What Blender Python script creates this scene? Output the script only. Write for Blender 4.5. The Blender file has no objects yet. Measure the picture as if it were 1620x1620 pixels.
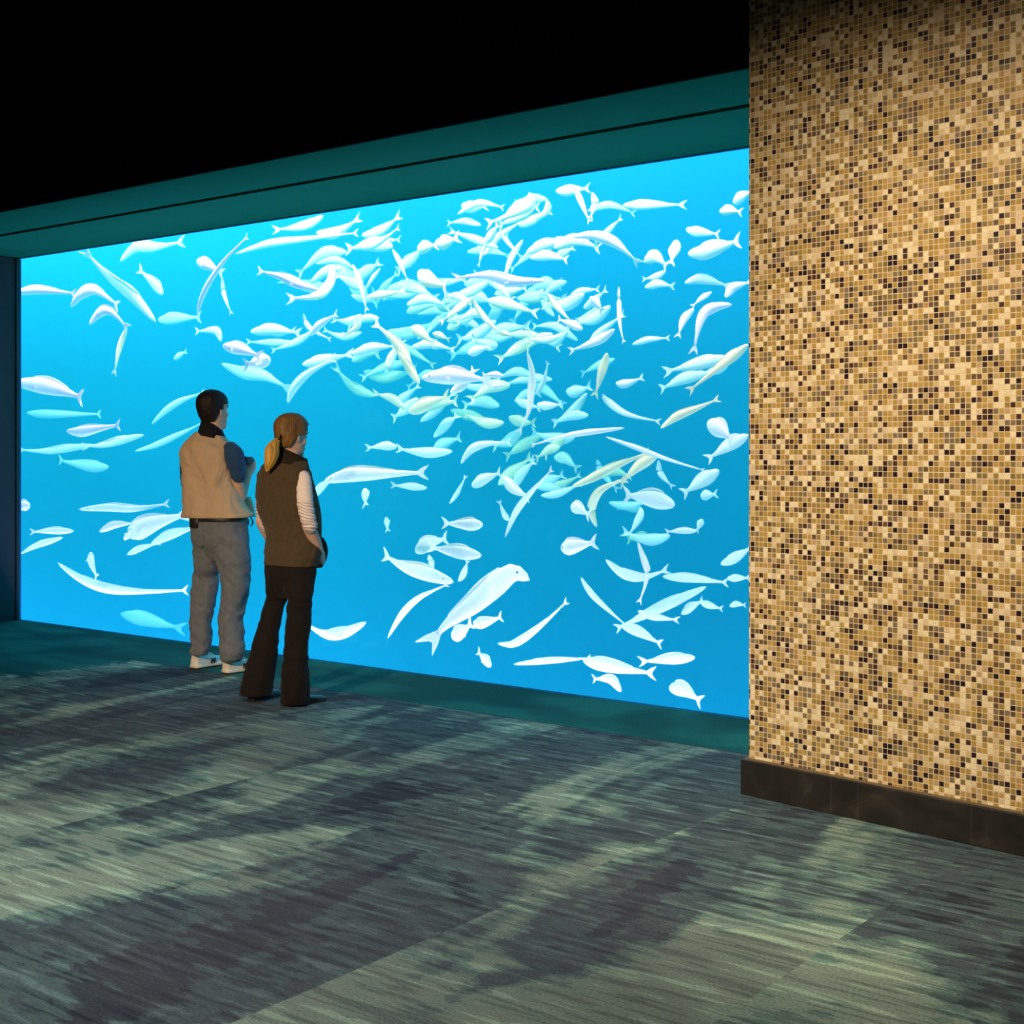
import bpy, bmesh, math, random
from mathutils import Vector, Matrix, noise as mnoise

R = random.Random(7)
scn = bpy.context.scene
COL = scn.collection
F, HOR, CAMH = 2148.0, 712.0, 1.43        # focal length in pixels, horizon row, eye height


def px(x, y, d):
    """The point of the place at depth d seen at photo pixel x, y."""
    return Vector(((x - 810) / F * d, d, CAMH + (HOR - y) / F * d))


# ------------------------------------------------------------------ frame of the window wall
PL = Vector(((30 - 810) / F * (CAMH * F / (981 - HOR)), CAMH * F / (981 - HOR), 0))
PR = Vector(((1180 - 810) / F * (CAMH * F / (1137 - HOR)), CAMH * F / (1137 - HOR), 0))
U = (PR - PL).normalized()
IN = Vector((-U.y, U.x, 0))               # into the tank
ANG = math.atan2(U.y, U.x)
WALLM = Matrix.Translation(PL) @ Matrix.Rotation(ANG, 4, 'Z')   # local x along the glass, y into the tank
TOPZ = CAMH + (HOR - 408) / F * PL.y


def behind_glass(x, y, t):
    """The point t metres behind the glass on the line through photo pixel x, y."""
    v = Vector(((x - 810) / F, 1, (HOR - y) / F))
    o = Vector((0, 0, CAMH))
    k = (t - (o - PL).dot(IN)) / v.dot(IN)
    return o + v * k


# ------------------------------------------------------------------ materials
def mat(name):
    m = bpy.data.materials.new(name)
    m.use_nodes = True
    m.node_tree.nodes.clear()
    nt = m.node_tree
    out = nt.nodes.new('ShaderNodeOutputMaterial')
    return m, nt, out


def N(nt, t, **kw):
    n = nt.nodes.new(t)
    for k, v in kw.items():
        if k.startswith('i_'):
            n.inputs[k[2:].replace('_', ' ')].default_value = v
        else:
            setattr(n, k, v)
    return n


def L(nt, a, b):
    nt.links.new(a, b)


def math_n(nt, op, a, b=None, c=None):
    n = nt.nodes.new('ShaderNodeMath')
    n.operation = op
    for i, v in enumerate((a, b, c)):
        if v is None:
            continue
        if isinstance(v, (int, float)):
            n.inputs[i].default_value = v
        else:
            nt.links.new(v, n.inputs[i])
    return n.outputs[0]


def ramp(nt, fac, stops, interp='LINEAR'):
    r = nt.nodes.new('ShaderNodeValToRGB')
    r.color_ramp.interpolation = interp
    els = r.color_ramp.elements
    while len(els) > 1:
        els.remove(els[-1])
    els[0].position = stops[0][0]
    els[0].color = (*stops[0][1], 1)
    for p, c in stops[1:]:
        e = els.new(p)
        e.color = (*c, 1)
    L(nt, fac, r.inputs[0])
    return r.outputs[0]


def mix(nt, fac, a, b, mode='MIX'):
    n = nt.nodes.new('ShaderNodeMix')
    n.data_type = 'RGBA'
    n.blend_type = mode
    for sock, v in ((n.inputs[0], fac), (n.inputs[6], a), (n.inputs[7], b)):
        if isinstance(v, (int, float)):
            sock.default_value = v
        elif isinstance(v, tuple):
            sock.default_value = (*v, 1)
        else:
            L(nt, v, sock)
    return n.outputs[2]


def plain(name, color, rough=.6, spec=.3, var=.08, vscale=30, bump=0.0, bscale=60, stretch=(1, 1, 1), metallic=0, sheen=0.0, fold=0.0):
    """A principled surface with slight colour variation, a weave bump and soft folds."""
    m, nt, out = mat(name)
    b = N(nt, 'ShaderNodeBsdfPrincipled')
    b.inputs['Roughness'].default_value = rough
    b.inputs['Specular IOR Level'].default_value = spec
    b.inputs['Metallic'].default_value = metallic
    b.inputs['Sheen Weight'].default_value = sheen
    tc = N(nt, 'ShaderNodeTexCoord')
    mp = N(nt, 'ShaderNodeMapping')
    mp.inputs['Scale'].default_value = stretch
    L(nt, tc.outputs['Object'], mp.inputs[0])
    nz = N(nt, 'ShaderNodeTexNoise')
    nz.inputs['Scale'].default_value = vscale
    nz.inputs['Detail'].default_value = 4
    L(nt, mp.outputs[0], nz.inputs[0])
    lo = tuple(c * (1 - var) for c in color)
    hi = tuple(min(1, c * (1 + var)) for c in color)
    L(nt, ramp(nt, nz.outputs[0], [(.3, lo), (.7, hi)]), b.inputs['Base Color'])
    if bump or fold:
        n2 = N(nt, 'ShaderNodeTexNoise')
        n2.inputs['Scale'].default_value = bscale
        n2.inputs['Detail'].default_value = 3
        L(nt, mp.outputs[0], n2.inputs[0])
        h = math_n(nt, 'MULTIPLY', n2.outputs[0], bump)
        if fold:
            n3 = N(nt, 'ShaderNodeTexNoise')
            n3.inputs['Scale'].default_value = 6
            n3.inputs['Detail'].default_value = 2
            n3.inputs['Distortion'].default_value = 1.2
            L(nt, mp.outputs[0], n3.inputs[0])
            h = math_n(nt, 'ADD', h, math_n(nt, 'MULTIPLY', n3.outputs[0], fold))
        bp = N(nt, 'ShaderNodeBump')
        bp.inputs['Strength'].default_value = 1
        bp.inputs['Distance'].default_value = .02
        L(nt, h, bp.inputs['Height'])
        L(nt, bp.outputs[0], b.inputs['Normal'])
    L(nt, b.outputs[0], out.inputs[0])
    return m


# ------------------------------------------------------------------ mesh helpers
def mk(name, verts, faces, m, parent=None, origin=None, smooth=True, kind=None):
    """One mesh object; verts in world coordinates (of the parent's frame when there is a parent)."""
    o0 = Vector(origin) if origin is not None else (parent.location.copy() if parent else Vector((0, 0, 0)))
    me = bpy.data.meshes.new(name)
    me.from_pydata([tuple(Vector(v) - o0) for v in verts], [], faces)
    bm = bmesh.new()
    bm.from_mesh(me)
    bmesh.ops.recalc_face_normals(bm, faces=bm.faces)
    bm.to_mesh(me)
    bm.free()
    if smooth:
        for p in me.polygons:
            p.use_smooth = True
    me.materials.append(m)
    o = bpy.data.objects.new(name, me)
    COL.objects.link(o)
    if parent:
        o.parent = parent
    else:
        o.location = o0
    if kind:
        o['kind'] = kind
    return o


def tag(o, label, cat, group=None, kind=None):
    o['label'] = label
    o['category'] = cat
    if group:
        o['group'] = group
    if kind:
        o['kind'] = kind
    return o


def box(x0, x1, y0, y1, z0, z1):
    v = [(x, y, z) for x in (x0, x1) for y in (y0, y1) for z in (z0, z1)]
    f = [(0, 1, 3, 2), (4, 6, 7, 5), (0, 4, 5, 1), (2, 3, 7, 6), (0, 2, 6, 4), (1, 5, 7, 3)]
    return v, f


def join(*vfs):
    V, Fs = [], []
    for v, f in vfs:
        n = len(V)
        V += [Vector(q) for q in v]
        Fs += [tuple(i + n for i in q) for q in f]
    return V, Fs


def wallobj(name, vf, m, bevel=0, matrix=None, kind='structure'):
    o = mk(name, vf[0], vf[1], m, smooth=False)
    o.matrix_world = matrix or WALLM
    if bevel:
        b = o.modifiers.new('edge', 'BEVEL')
        b.width = bevel
        b.segments = 2
    if kind:
        o['kind'] = kind
    return o


def loft(rings, cap=True):
    """Skin a list of rings (lists of points, same count) into a closed tube."""
    n = len(rings[0])
    V = [Vector(p) for r in rings for p in r]
    Fs = []
    for i in range(len(rings) - 1):
        for j in range(n):
            k = (j + 1) % n
            Fs.append((i * n + j, i * n + k, (i + 1) * n + k, (i + 1) * n + j))
    if cap:
        for i in (0, len(rings) - 1):
            c = Vector((0, 0, 0))
            for p in rings[i]:
                c += Vector(p)
            V.append(c / n)
            ci = len(V) - 1
            for j in range(n):
                k = (j + 1) % n
                Fs.append((i * n + j, i * n + k, ci))
    return V, Fs


def ell(c, a, b, n=24, e=2.0):
    """A superellipse ring at c with half-axis vectors a, b."""
    out = []
    for j in range(n):
        t = 2 * math.pi * j / n
        ct, st = math.cos(t), math.sin(t)
        x = math.copysign(abs(ct) ** (2 / e), ct)
        y = math.copysign(abs(st) ** (2 / e), st)
        out.append(Vector(c) + a * x + b * y)
    return out


def smooth_path(pts, n):
    """Catmull-Rom through rows of floats."""
    P = [pts[0]] + list(pts) + [pts[-1]]
    out = []
    segs = len(pts) - 1
    for i in range(n):
        t = i / (n - 1) * segs
        k = min(int(t), segs - 1)
        t -= k
        p0, p1, p2, p3 = P[k:k + 4]
        out.append([.5 * ((2 * b) + (-a + c) * t + (2 * a - 5 * b + 4 * c - d) * t * t + (-a + 3 * b - 3 * c + d) * t ** 3)
                    for a, b, c, d in zip(p0, p1, p2, p3)])
    return out


def tube(pts, n=14, e=2.0, flat=None, samples=None):
    """A tapered limb through (point, radius) pairs with rounded ends. flat=(vector, factor) squashes the section along a vector."""
    rows = [[*p, r] for p, r in pts]
    if samples:
        rows = smooth_path(rows, samples)
    P = [Vector(r[:3]) for r in rows]
    rad = [r[3] for r in rows]
    rings = []
    up = Vector((.13, .21, 1)).normalized()
    T = [(P[min(i + 1, len(P) - 1)] - P[max(i - 1, 0)]).normalized() for i in range(len(P))]
    a = T[0].cross(up)
    if a.length < .1:
        a = T[0].cross(Vector((1, 0, 0)))
    a.normalize()

    def add(c, t, r):
        nonlocal a
        a = (a - t * a.dot(t)).normalized()
        b = t.cross(a)
        ring = ell(c, a * r, b * r, n, e)
        if flat:
            fv, ff = flat
            fv = fv.normalized()
            ring = [q - fv * ((q - c).dot(fv) * (1 - ff)) for q in ring]
        rings.append(ring)
    for k in (85, 60, 35):
        s = math.radians(k)
        add(P[0] - T[0] * rad[0] * math.sin(s), T[0], rad[0] * math.cos(s))
    for c, t, r in zip(P, T, rad):
        add(c, t, r)
    for k in (35, 60, 85):
        s = math.radians(k)
        add(P[-1] + T[-1] * rad[-1] * math.sin(s), T[-1], rad[-1] * math.cos(s))
    return loft(rings)


def ball(c, rx, ry=None, rz=None, n=14, M=None):
    ry = ry or rx
    rz = rz or rx
    rings = []
    for i in range(1, n):
        a = math.pi * i / n
        rings.append([Vector((rx * math.sin(a) * math.cos(2 * math.pi * j / n), ry * math.sin(a) * math.sin(2 * math.pi * j / n), rz * math.cos(a)))
                      for j in range(n)])
    V, Fs = loft(rings)
    if M is not None:
        V = [M @ v for v in V]
    return [v + Vector(c) for v in V], Fs


def fuse(vf, voxel=.006, it=6, fac=.5):
    """Fuse overlapping closed shapes into one continuous smooth surface."""
    me = bpy.data.meshes.new('fuse')
    me.from_pydata([tuple(v) for v in vf[0]], [], vf[1])
    bm = bmesh.new()
    bm.from_mesh(me)
    bmesh.ops.recalc_face_normals(bm, faces=bm.faces)
    bm.to_mesh(me)
    bm.free()
    o = bpy.data.objects.new('fuse', me)
    COL.objects.link(o)
    r = o.modifiers.new('r', 'REMESH')
    r.mode = 'VOXEL'
    r.voxel_size = voxel
    s = o.modifiers.new('s', 'SMOOTH')
    s.factor = fac
    s.iterations = it
    dg = bpy.context.evaluated_depsgraph_get()
    dg.update()
    ev = o.evaluated_get(dg)
    m2 = ev.to_mesh()
    V = [v.co.copy() for v in m2.vertices]
    Fs = [tuple(p.vertices) for p in m2.polygons]
    ev.to_mesh_clear()
    bpy.data.objects.remove(o)
    bpy.data.meshes.remove(me)
    return V, Fs


def prism(outline, nrm, th):
    """A flat closed outline given thickness along nrm (edges kept sharp and thin, as a fin)."""
    n = len(outline)
    V = [Vector(p) + nrm * th / 2 for p in outline] + [Vector(p) - nrm * th / 2 for p in outline]
    Fs = [tuple(range(n)), tuple(range(2 * n - 1, n - 1, -1))]
    for j in range(n):
        k = (j + 1) % n
        Fs.append((j, k, n + k, n + j))
    return V, Fs


# ================================================================== THE ROOM
# ---- carpet
def carpet_mat():
    m, nt, out = mat('patterned_carpet')
    b = N(nt, 'ShaderNodeBsdfPrincipled')
    b.inputs['Roughness'].default_value = .95
    b.inputs['Specular IOR Level'].default_value = .1
    tc = N(nt, 'ShaderNodeTexCoord')
    sp = N(nt, 'ShaderNodeSeparateXYZ')
    L(nt, tc.outputs['Object'], sp.inputs[0])
    x, y = sp.outputs[0], sp.outputs[1]
    colid = math_n(nt, 'FLOOR', math_n(nt, 'DIVIDE', math_n(nt, 'ADD', x, .95 * 50 - 4.8), .95))

    def nz(sx, sy, detail, rough=.55, dist=0, off=0.0, jump=0.0):
        c = N(nt, 'ShaderNodeCombineXYZ')
        L(nt, math_n(nt, 'MULTIPLY', x, sx), c.inputs[0])
        L(nt, math_n(nt, 'MULTIPLY', y, sy), c.inputs[1])
        L(nt, math_n(nt, 'ADD', math_n(nt, 'MULTIPLY', colid, jump), off), c.inputs[2])
        n = N(nt, 'ShaderNodeTexNoise')
        n.inputs['Scale'].default_value = 1
        n.inputs['Detail'].default_value = detail
        n.inputs['Roughness'].default_value = rough
        n.inputs['Distortion'].default_value = dist
        L(nt, c.outputs[0], n.inputs[0])
        return n.outputs[0]
    big = nz(1.15, .40, 3, .6, .9, 3.1, .16)
    jag = nz(6, 17, 3, .65, .6, 4.4, .5)
    streak = nz(1.6, 24, 2, .5, 0, 9.7, .5)
    dash = nz(2.6, 27, 2, .6, .3, 15.2, .5)
    fine = nz(120, 120, 2)
    v = math_n(nt, 'ADD', big, math_n(nt, 'ADD', math_n(nt, 'MULTIPLY', math_n(nt, 'SUBTRACT', jag, .5), .22), math_n(nt, 'MULTIPLY', math_n(nt, 'SUBTRACT', streak, .5), .16)))
    c = ramp(nt, v, [(.30, (.034, .040, .052)), (.405, (.040, .048, .060)), (.412, (.060, .092, .096)), (.465, (.070, .104, .106)), (.472, (.054, .074, .084)), (.53, (.064, .086, .094)),
                     (.537, (.095, .155, .138)), (.575, (.11, .175, .15)), (.582, (.18, .245, .195)), (.66, (.20, .255, .20))])
    # dashes of darker and lighter pile running along the tile
    dm = ramp(nt, dash, [(.40, (.52, .54, .60)), (.47, (1, 1, 1)), (.58, (1, 1, 1)), (.63, (1.6, 1.7, 1.55))])
    c = mix(nt, .85, c, dm, 'MULTIPLY')
    purple = nz(.5, .8, 3, .5, .5, 22.0, .3)
    c = mix(nt, math_n(nt, 'MULTIPLY', ramp(nt, purple, [(.5, (0, 0, 0)), (.54, (1, 1, 1))]), .35), c, (.062, .056, .068))
    # plain border carpet along the glass
    soft = nz(1.1, 1.6, 2, .5, .4, 1.0)
    pl = ramp(nt, soft, [(.42, (.010, .075, .070)), (.5, (.012, .10, .092)), (.58, (.016, .135, .115))])
    wide = math_n(nt, 'MULTIPLY', math_n(nt, 'LESS_THAN', math_n(nt, 'ADD', x, math_n(nt, 'MULTIPLY', jag, .8)), 3.0), .85)
    edge = math_n(nt, 'GREATER_THAN', math_n(nt, 'ADD', y, wide), -.745)
    c = mix(nt, edge, c, pl)
    seam = math_n(nt, 'LESS_THAN', math_n(nt, 'ABSOLUTE', math_n(nt, 'ADD', y, .745)), .006)
    c = mix(nt, math_n(nt, 'MULTIPLY', seam, .7), c, (.015, .02, .022))
    fr = ramp(nt, fine, [(.3, (.72, .72, .72)), (.7, (1.25, 1.25, 1.25))])
    c = mix(nt, 1.0, c, fr, 'MULTIPLY')
    L(nt, c, b.inputs['Base Color'])
    bp = N(nt, 'ShaderNodeBump')
    bp.inputs['Strength'].default_value = .5
    bp.inputs['Distance'].default_value = .006
    L(nt, math_n(nt, 'ADD', fine, math_n(nt, 'MULTIPLY', streak, 1.2)), bp.inputs['Height'])
    L(nt, bp.outputs[0], b.inputs['Normal'])
    L(nt, b.outputs[0], out.inputs[0])
    return m


wallobj('floor', box(-.2, 14, -10, 0, -.1, 0), carpet_mat())

M_NAVY = plain('navy_paint', (.010, .029, .038), .55, .3, .05, 3)
M_TEAL = plain('teal_painted_plaster', (.003, .155, .10), .95, .02, .03, 2)
M_BLACK = plain('black_paint', (.004, .004, .006), .9, .05, .1, 3)
M_SLOT = plain('slot_black', (.003, .003, .004), .9, .02, .1, 3)
wallobj('wall_left', box(-.25, 0, -10, -.02, 0, 4.3), M_NAVY)
wallobj('trim_1', box(-.02, .012, -.03, -.003, 0, TOPZ), plain('dark_window_frame', (.012, .03, .03), .4, .4, .05))
wallobj('ceiling_soffit', join(box(0, 12, -.73, -.002, TOPZ, TOPZ + .25), box(0, 12, -1.31, -.79, TOPZ, TOPZ + .25)), M_TEAL)
wallobj('ceiling_slot', box(0, 12, -.80, -.72, TOPZ + .12, TOPZ + .25), M_SLOT)
wallobj('wall_fascia', box(0, 12, -1.325, -1.312, TOPZ + .002, 4.3), M_BLACK)
wallobj('ceiling', box(-.2, 14, -10, 0, 4.3, 4.4), M_BLACK)
wallobj('wall_back', box(-.2, 14, -10.2, -10, 0, 4.3), plain('dark_back_wall', (.03, .03, .035), .8))
wallobj('wall_right', box(14, 14.2, -10, 0, 0, 4.3), plain('dark_side_wall', (.03, .03, .035), .8))
wallobj('wall_window', box(7.78, 14, -.05, .05, 0, 4.3), M_NAVY)

# ---- mosaic pier
CORNER = px(1171, 1256.5, CAMH * F / (1256.5 - HOR))
TH = math.atan2(1.0243, 1.0)
PIERM = Matrix.Translation(Vector((CORNER.x, CORNER.y, 0))) @ Matrix.Rotation(-TH, 4, 'Z')


def mosaic_mat(pitch):
    m, nt, out = mat('glass_mosaic_tile')
    b = N(nt, 'ShaderNodeBsdfPrincipled')
    tc = N(nt, 'ShaderNodeTexCoord')
    sp = N(nt, 'ShaderNodeSeparateXYZ')
    L(nt, tc.outputs['Object'], sp.inputs[0])
    a = math_n(nt, 'DIVIDE', math_n(nt, 'ADD', sp.outputs[0], math_n(nt, 'ADD', sp.outputs[1], 5 - .026)), pitch)
    c = math_n(nt, 'DIVIDE', math_n(nt, 'ADD', sp.outputs[2], 1.0), pitch)
    cell = N(nt, 'ShaderNodeCombineXYZ')
    L(nt, math_n(nt, 'FLOOR', a), cell.inputs[0])
    L(nt, math_n(nt, 'FLOOR', c), cell.inputs[1])
    wn = N(nt, 'ShaderNodeTexWhiteNoise')
    wn.noise_dimensions = '3D'
    L(nt, cell.outputs[0], wn.inputs['Vector'])
    # some tiles come in short runs of one colour
    c2 = N(nt, 'ShaderNodeCombineXYZ')
    L(nt, math_n(nt, 'FLOOR', math_n(nt, 'DIVIDE', a, 3)), c2.inputs[0])
    L(nt, math_n(nt, 'FLOOR', math_n(nt, 'DIVIDE', c, 2)), c2.inputs[1])
    c2.inputs[2].default_value = 3.7
    w2 = N(nt, 'ShaderNodeTexWhiteNoise')
    L(nt, c2.outputs[0], w2.inputs['Vector'])
    sw = N(nt, 'ShaderNodeSeparateColor')
    L(nt, wn.outputs['Color'], sw.inputs[0])
    run = math_n(nt, 'LESS_THAN', sw.outputs[1], .22)
    r1 = math_n(nt, 'ADD', math_n(nt, 'MULTIPLY', run, w2.outputs['Value']), math_n(nt, 'MULTIPLY', math_n(nt, 'SUBTRACT', 1.0, run), wn.outputs['Value']))
    pal = [(0, (.020, .009, .010)), (.065, (.060, .024, .013)), (.125, (.13, .072, .03)), (.20, (.20, .135, .075)), (.27, (.21, .14, .045)),
           (.34, (.31, .185, .045)), (.43, (.40, .24, .05)), (.53, (.45, .27, .065)), (.61, (.44, .25, .075)), (.67, (.47, .30, .14)), (.73, (.58, .40, .17)),
           (.79, (.66, .46, .26)), (.85, (.74, .57, .32)), (.92, (.80, .62, .36))]
    c1 = ramp(nt, r1, pal, 'CONSTANT')
    # streaks and cloudiness inside each tile
    ns = N(nt, 'ShaderNodeTexNoise')
    ns.inputs['Scale'].default_value = 120
    ns.inputs['Detail'].default_value = 3
    L(nt, tc.outputs['Object'], ns.inputs[0])
    c1 = mix(nt, 1.0, c1, ramp(nt, ns.outputs[0], [(.3, (.86, .86, .86)), (.7, (1.12, 1.12, 1.12))]), 'MULTIPLY')
    fa, fc = math_n(nt, 'FRACT', a), math_n(nt, 'FRACT', c)

    def edge(f):
        return math_n(nt, 'ABSOLUTE', math_n(nt, 'SUBTRACT', f, .5))
    e = math_n(nt, 'MAXIMUM', edge(fa), edge(fc))
    grout = math_n(nt, 'GREATER_THAN', e, .435)
    col = mix(nt, grout, c1, (.66, .51, .32))
    L(nt, col, b.inputs['Base Color'])
    L(nt, math_n(nt, 'MULTIPLY_ADD', grout, .5, .28), b.inputs['Roughness'])
    b.inputs['Specular IOR Level'].default_value = .45
    bp = N(nt, 'ShaderNodeBump')
    bp.inputs['Strength'].default_value = .5
    bp.inputs['Distance'].default_value = .0015
    mr = N(nt, 'ShaderNodeMapRange')
    for i, v in ((1, .40), (2, .46), (3, 1), (4, 0)):
        mr.inputs[i].default_value = v
    L(nt, e, mr.inputs[0])
    tilt = math_n(nt, 'MULTIPLY', math_n(nt, 'SUBTRACT', wn.outputs['Value'], .5), math_n(nt, 'SUBTRACT', fa, .5))
    L(nt, math_n(nt, 'ADD', mr.outputs[0], math_n(nt, 'MULTIPLY', tilt, .6)), bp.inputs['Height'])
    L(nt, bp.outputs[0], b.inputs['Normal'])
    L(nt, b.outputs[0], out.inputs[0])
    return m


wallobj('wall_mosaic_pier', box(.026, 3.2, .026, 1.38, 0, 4.3), mosaic_mat(.02115), 0, PIERM)


def stone_mat():
    m, nt, out = mat('dark_stone_base')
    b = N(nt, 'ShaderNodeBsdfPrincipled')
    b.inputs['Roughness'].default_value = .32
    b.inputs['Specular IOR Level'].default_value = .35
    tc = N(nt, 'ShaderNodeTexCoord')
    n1 = N(nt, 'ShaderNodeTexNoise')
    n1.inputs['Scale'].default_value = 5
    n1.inputs['Detail'].default_value = 8
    n1.inputs['Distortion'].default_value = 1.5
    L(nt, tc.outputs['Object'], n1.inputs[0])
    c = ramp(nt, n1.outputs[0], [(.35, (.014, .012, .010)), (.62, (.024, .020, .016)), (.72, (.036, .030, .022))])
    sp = N(nt, 'ShaderNodeSeparateXYZ')
    L(nt, tc.outputs['Object'], sp.inputs[0])
    for x0, w in ((.435, .0014), (.555, .0009), (1.02, .0009)):
        ln = math_n(nt, 'LESS_THAN', math_n(nt, 'ABSOLUTE', math_n(nt, 'SUBTRACT', sp.outputs[0], x0)), w)
        c = mix(nt, math_n(nt, 'MULTIPLY', ln, .5), c, (.09, .075, .05))
    L(nt, c, b.inputs['Base Color'])
    L(nt, b.outputs[0], out.inputs[0])
    return m


wallobj('baseboard_pier', box(0, 3.22, 0, 1.385, 0, .146), stone_mat(), .004, PIERM)
wallobj('trim_2', box(.012, 3.2, .012, 1.38, .146, .152), plain('brown_caulk', (.16, .11, .06), .6), 0, PIERM)

# ---- the tank
M_TANK = plain('tank_blue_lining', (.002, .10, .27), .8, .1, .03, .5)
wallobj('wall_tank_back', box(-7.5, 13, 5.6, 5.8, -1.4, 7.2), M_TANK)
wallobj('wall_tank_left', box(-7.7, -7.5, .25, 5.8, -1.4, 7.2), M_TANK)
wallobj('wall_tank_right', box(13, 13.2, .25, 5.8, -1.4, 7.2), M_TANK)
wallobj('wall_tank_base', box(-7.5, 13, .0, 5.8, -1.6, -1.4), plain('pale_tank_bottom', (.35, .6, .75), .9))
wallobj('wall_tank_header_light_block', join(box(-7.5, 13, .02, .05, TOPZ, TOPZ + .21), box(-7.5, 13, .02, .46, TOPZ + .2, 7.2)), M_TANK)  # upper block deepened, unseen, to stop direct lamp light reaching the carpet
wallobj('wall_tank_kerb', box(-7.5, 13, .02, .06, -1.4, -.005), M_TANK)
wallobj('wall_tank_side', box(-7.5, -.07, .05, .065, -.005, TOPZ), M_TANK)


def glass_mat():
    m, nt, out = mat('clear_acrylic')
    t = N(nt, 'ShaderNodeBsdfTransparent')
    t.inputs[0].default_value = (.985, .995, 1, 1)
    g = N(nt, 'ShaderNodeBsdfGlossy')
    g.inputs['Roughness'].default_value = .02
    fr = N(nt, 'ShaderNodeFresnel')
    fr.inputs[0].default_value = 1.25
    mx = N(nt, 'ShaderNodeMixShader')
    geo = N(nt, 'ShaderNodeNewGeometry')      # mirror only on the outer faces: the pane is solid and does not trap light
    L(nt, math_n(nt, 'MULTIPLY', fr.outputs[0], math_n(nt, 'SUBTRACT', 1.0, geo.outputs['Backfacing'])), mx.inputs[0])
    L(nt, t.outputs[0], mx.inputs[1])
    L(nt, g.outputs[0], mx.inputs[2])
    L(nt, mx.outputs[0], out.inputs[0])
    return m


win = wallobj('window_1', box(0, 7.78, .005, .045, 0.0, TOPZ), glass_mat())
win['label'] = 'floor-to-header clear viewing pane of the aquarium'
win['category'] = 'window'


def water_mat():
    m, nt, out = mat('aquarium_water')
    ab = N(nt, 'ShaderNodeVolumeAbsorption')
    ab.inputs[0].default_value = (.68, .965, .998, 1)
    ab.inputs[1].default_value = 1.0
    sc = N(nt, 'ShaderNodeVolumeScatter')
    sc.inputs[0].default_value = (.005, .40, .66, 1)
    sc.inputs[1].default_value = .30
    sc.inputs[2].default_value = .1
    ad = N(nt, 'ShaderNodeAddShader')
    L(nt, ab.outputs[0], ad.inputs[0])
    L(nt, sc.outputs[0], ad.inputs[1])
    L(nt, ad.outputs[0], out.inputs['Volume'])
    return m


wat = wallobj('water', box(-7.48, 12.98, .07, 5.58, -1.38, 5.2), water_mat())
tag(wat, 'clear bright blue water filling the aquarium', 'water', kind='stuff')

# ================================================================== FISH
M_FW = plain('white_fish_skin', (.93, .93, .92), .45, .4, .05, 60)
M_FY = plain('yellow_fish_skin', (.95, .84, .42), .45, .4, .07, 60)
M_FP = plain('pale_yellow_fish_skin', (.93, .90, .70), .45, .4, .06, 60)
M_EYE = plain('fish_eye', (.02, .02, .025), .15, .5, .02)
FM = {'w': M_FW, 'y': M_FY, 'p': M_FP}


SWUM = []


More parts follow.
